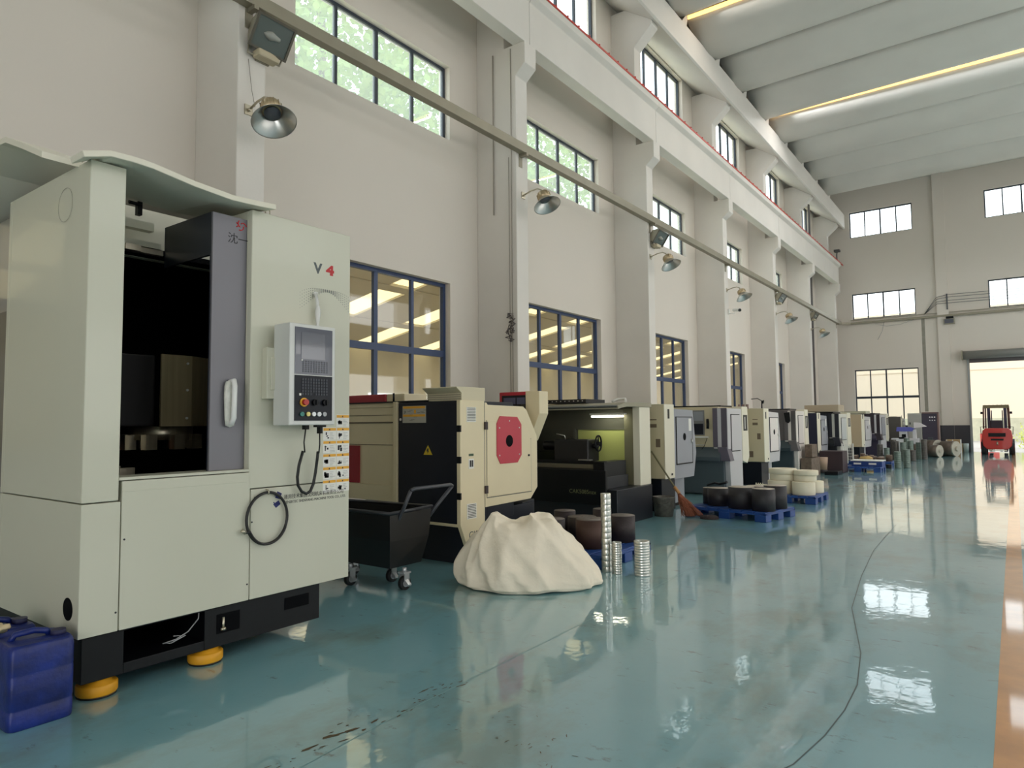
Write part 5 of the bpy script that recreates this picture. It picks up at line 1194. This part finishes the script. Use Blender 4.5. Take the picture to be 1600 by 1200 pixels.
# outside beyond the gate
b = B(); b.box(-1.5, -.7, 44, 44.6, -.05, .75); b.box(-1.5, -.7, 43.98, 44, .2, .4); tag(obj('red_white_crate', b, mat('crate_red', (214, 90, 84), .5), bevel=.02), 'red and white crate in the yard seen left of the forklift', 'crate')
b = B()
rnd = random.Random(4)
for i in range(700):
    c = Vector((.75+rnd.gauss(0, .28), 45+rnd.gauss(0, .2), .45+rnd.gauss(0, .3))); c.z = max(c.z, -.02)
    u = Vector((rnd.gauss(0, 1), rnd.gauss(0, 1), rnd.gauss(0, 1))).normalized()*.07; v = u.orthogonal().normalized()*.03; b.quad(c-u, c-v, c+u, c+v)
t = tag(obj('shrub', b, mat('shrub_yellow', (206, 214, 90), .6)), 'yellow-green shrub in the yard to the right of the forklift', 'shrub')

# ------------------------------------------------------------------ forklift, seen from behind
F = thing('forklift', 'red forklift seen from behind in front of the open gate', 'forklift', (-.62, 36.3, 0))
fx, fy = -.62, 35.55
b = B()
b.prism([(fx-.50, .38), (fx-.54, .75), (fx-.50, 1.02), (fx-.40, 1.12), (fx+.40, 1.12), (fx+.50, 1.02), (fx+.54, .75), (fx+.50, .38), (fx+.36, .22), (fx-.36, .22)], 1, fy, fy+.55)
b.box(fx-.48, fx+.48, fy+.55, fy+1.7, .32, .80)
CW = obj('counterweight', b, fork_m, F, bevel=.03)
b = B(); b.box(fx-.30, fx+.30, fy-.012, fy, .76, .92); b.box(fx-.22, fx+.22, fy-.012, fy, .60, .68); obj('grille', b, black_m, CW)
b = B(); b.cyl((fx, fy-.03, .42), (fx, fy, .55), .03); b.box(fx-.32, fx+.32, fy+.0, fy+.05, .17, .21); obj('tow_pin', b, steel_m, CW)
b = B()
for x in (-.14, .14): b.cyl((fx+x, fy-.04, .17), (fx+x, fy+.02, .17), .055, n=14)
obj('lamp', b, mat('lamp_white', (240, 240, 232), .4), CW)
for sx in (-1, 1):
    b = B(); b.cyl((fx+sx*.40, fy+.30, .27), (fx+sx*.58, fy+.30, .27), .27, n=28); Wl = obj('wheel', b, tyre_m, F)
    b = B(); b.cyl((fx+sx*.585, fy+.30, .27), (fx+sx*.575, fy+.30, .27), .13, n=18); obj('wheel_hub', b, fork_m, Wl)
    b = B(); b.cyl((fx+sx*.38, fy+1.75, .32), (fx+sx*.60, fy+1.75, .32), .32, n=28); obj('wheel', b, tyre_m, F)
    b = B(); b.tube([(fx+sx*.46, fy+.25, 1.1), (fx+sx*.44, fy+.4, 2.05)], .03, n=8); obj('guard_post', b, mat('post_brown', (96, 60, 54), .5), F)
    b = B(); b.tube([(fx+sx*.42, fy+1.6, .8), (fx+sx*.40, fy+1.45, 2.05)], .03, n=8); obj('guard_post', b, mat('post_brown', (96, 60, 54), .5), F)
    b = B(); b.tube([(fx+sx*.55, fy+.1, .85), (fx+sx*.57, fy+.1, 1.18), (fx+sx*.36, fy+.1, 1.18)], .014, n=6); obj('side_rail', b, black_m, F)
    b = B(); b.box(fx+sx*.46, fx+sx*.56, fy+.4, fy+.44, 1.73, 1.83); obj('mirror', b, black_m, F)
    b = B(); b.box(fx+sx*.24, fx+sx*.36, fy+1.95, fy+2.1, .12, 2.0); b.box(fx+sx*.22, fx+sx*.18, fy+2.0, fy+2.1, .2, 1.9); obj('mast', b, mat('mast_dark', (62, 56, 78), .5), F)
    b = B(); b.box(fx+sx*.2, fx+sx*.34, fy+2.12, fy+3.1, .05, .09); b.box(fx+sx*.2, fx+sx*.34, fy+2.12, fy+2.16, .05, .6); obj('fork', b, black_m, F)
b = B(); b.box(fx-.46, fx+.46, fy+.35, fy+1.55, 2.05, 2.10); b.box(fx-.46, fx+.46, fy+.33, fy+.42, 1.98, 2.12)
for i in range(6): b.box(fx-.40+.145*i, fx-.36+.145*i, fy+.4, fy+1.5, 2.10, 2.13)
obj('overhead_guard', b, olive_m, F, bevel=.015)
b = B(); b.box(fx-.24, fx+.22, fy+.62, fy+.74, 1.0, 1.46); b.box(fx-.24, fx+.22, fy+.62, fy+1.1, .95, 1.05); obj('seat', b, mat('seat_black', (44, 38, 48), .6), F, bevel=.04)
b = B(); b.tube([(fx-.05+.16*math.cos(2*PI*q/20), fy+1.35, 1.25+.16*math.sin(2*PI*q/20)) for q in range(20)], .014, n=6, closed=True); b.cyl((fx-.05, fy+1.35, 1.25), (fx-.05, fy+1.6, .9), .02); obj('steering_wheel', b, black_m, F)
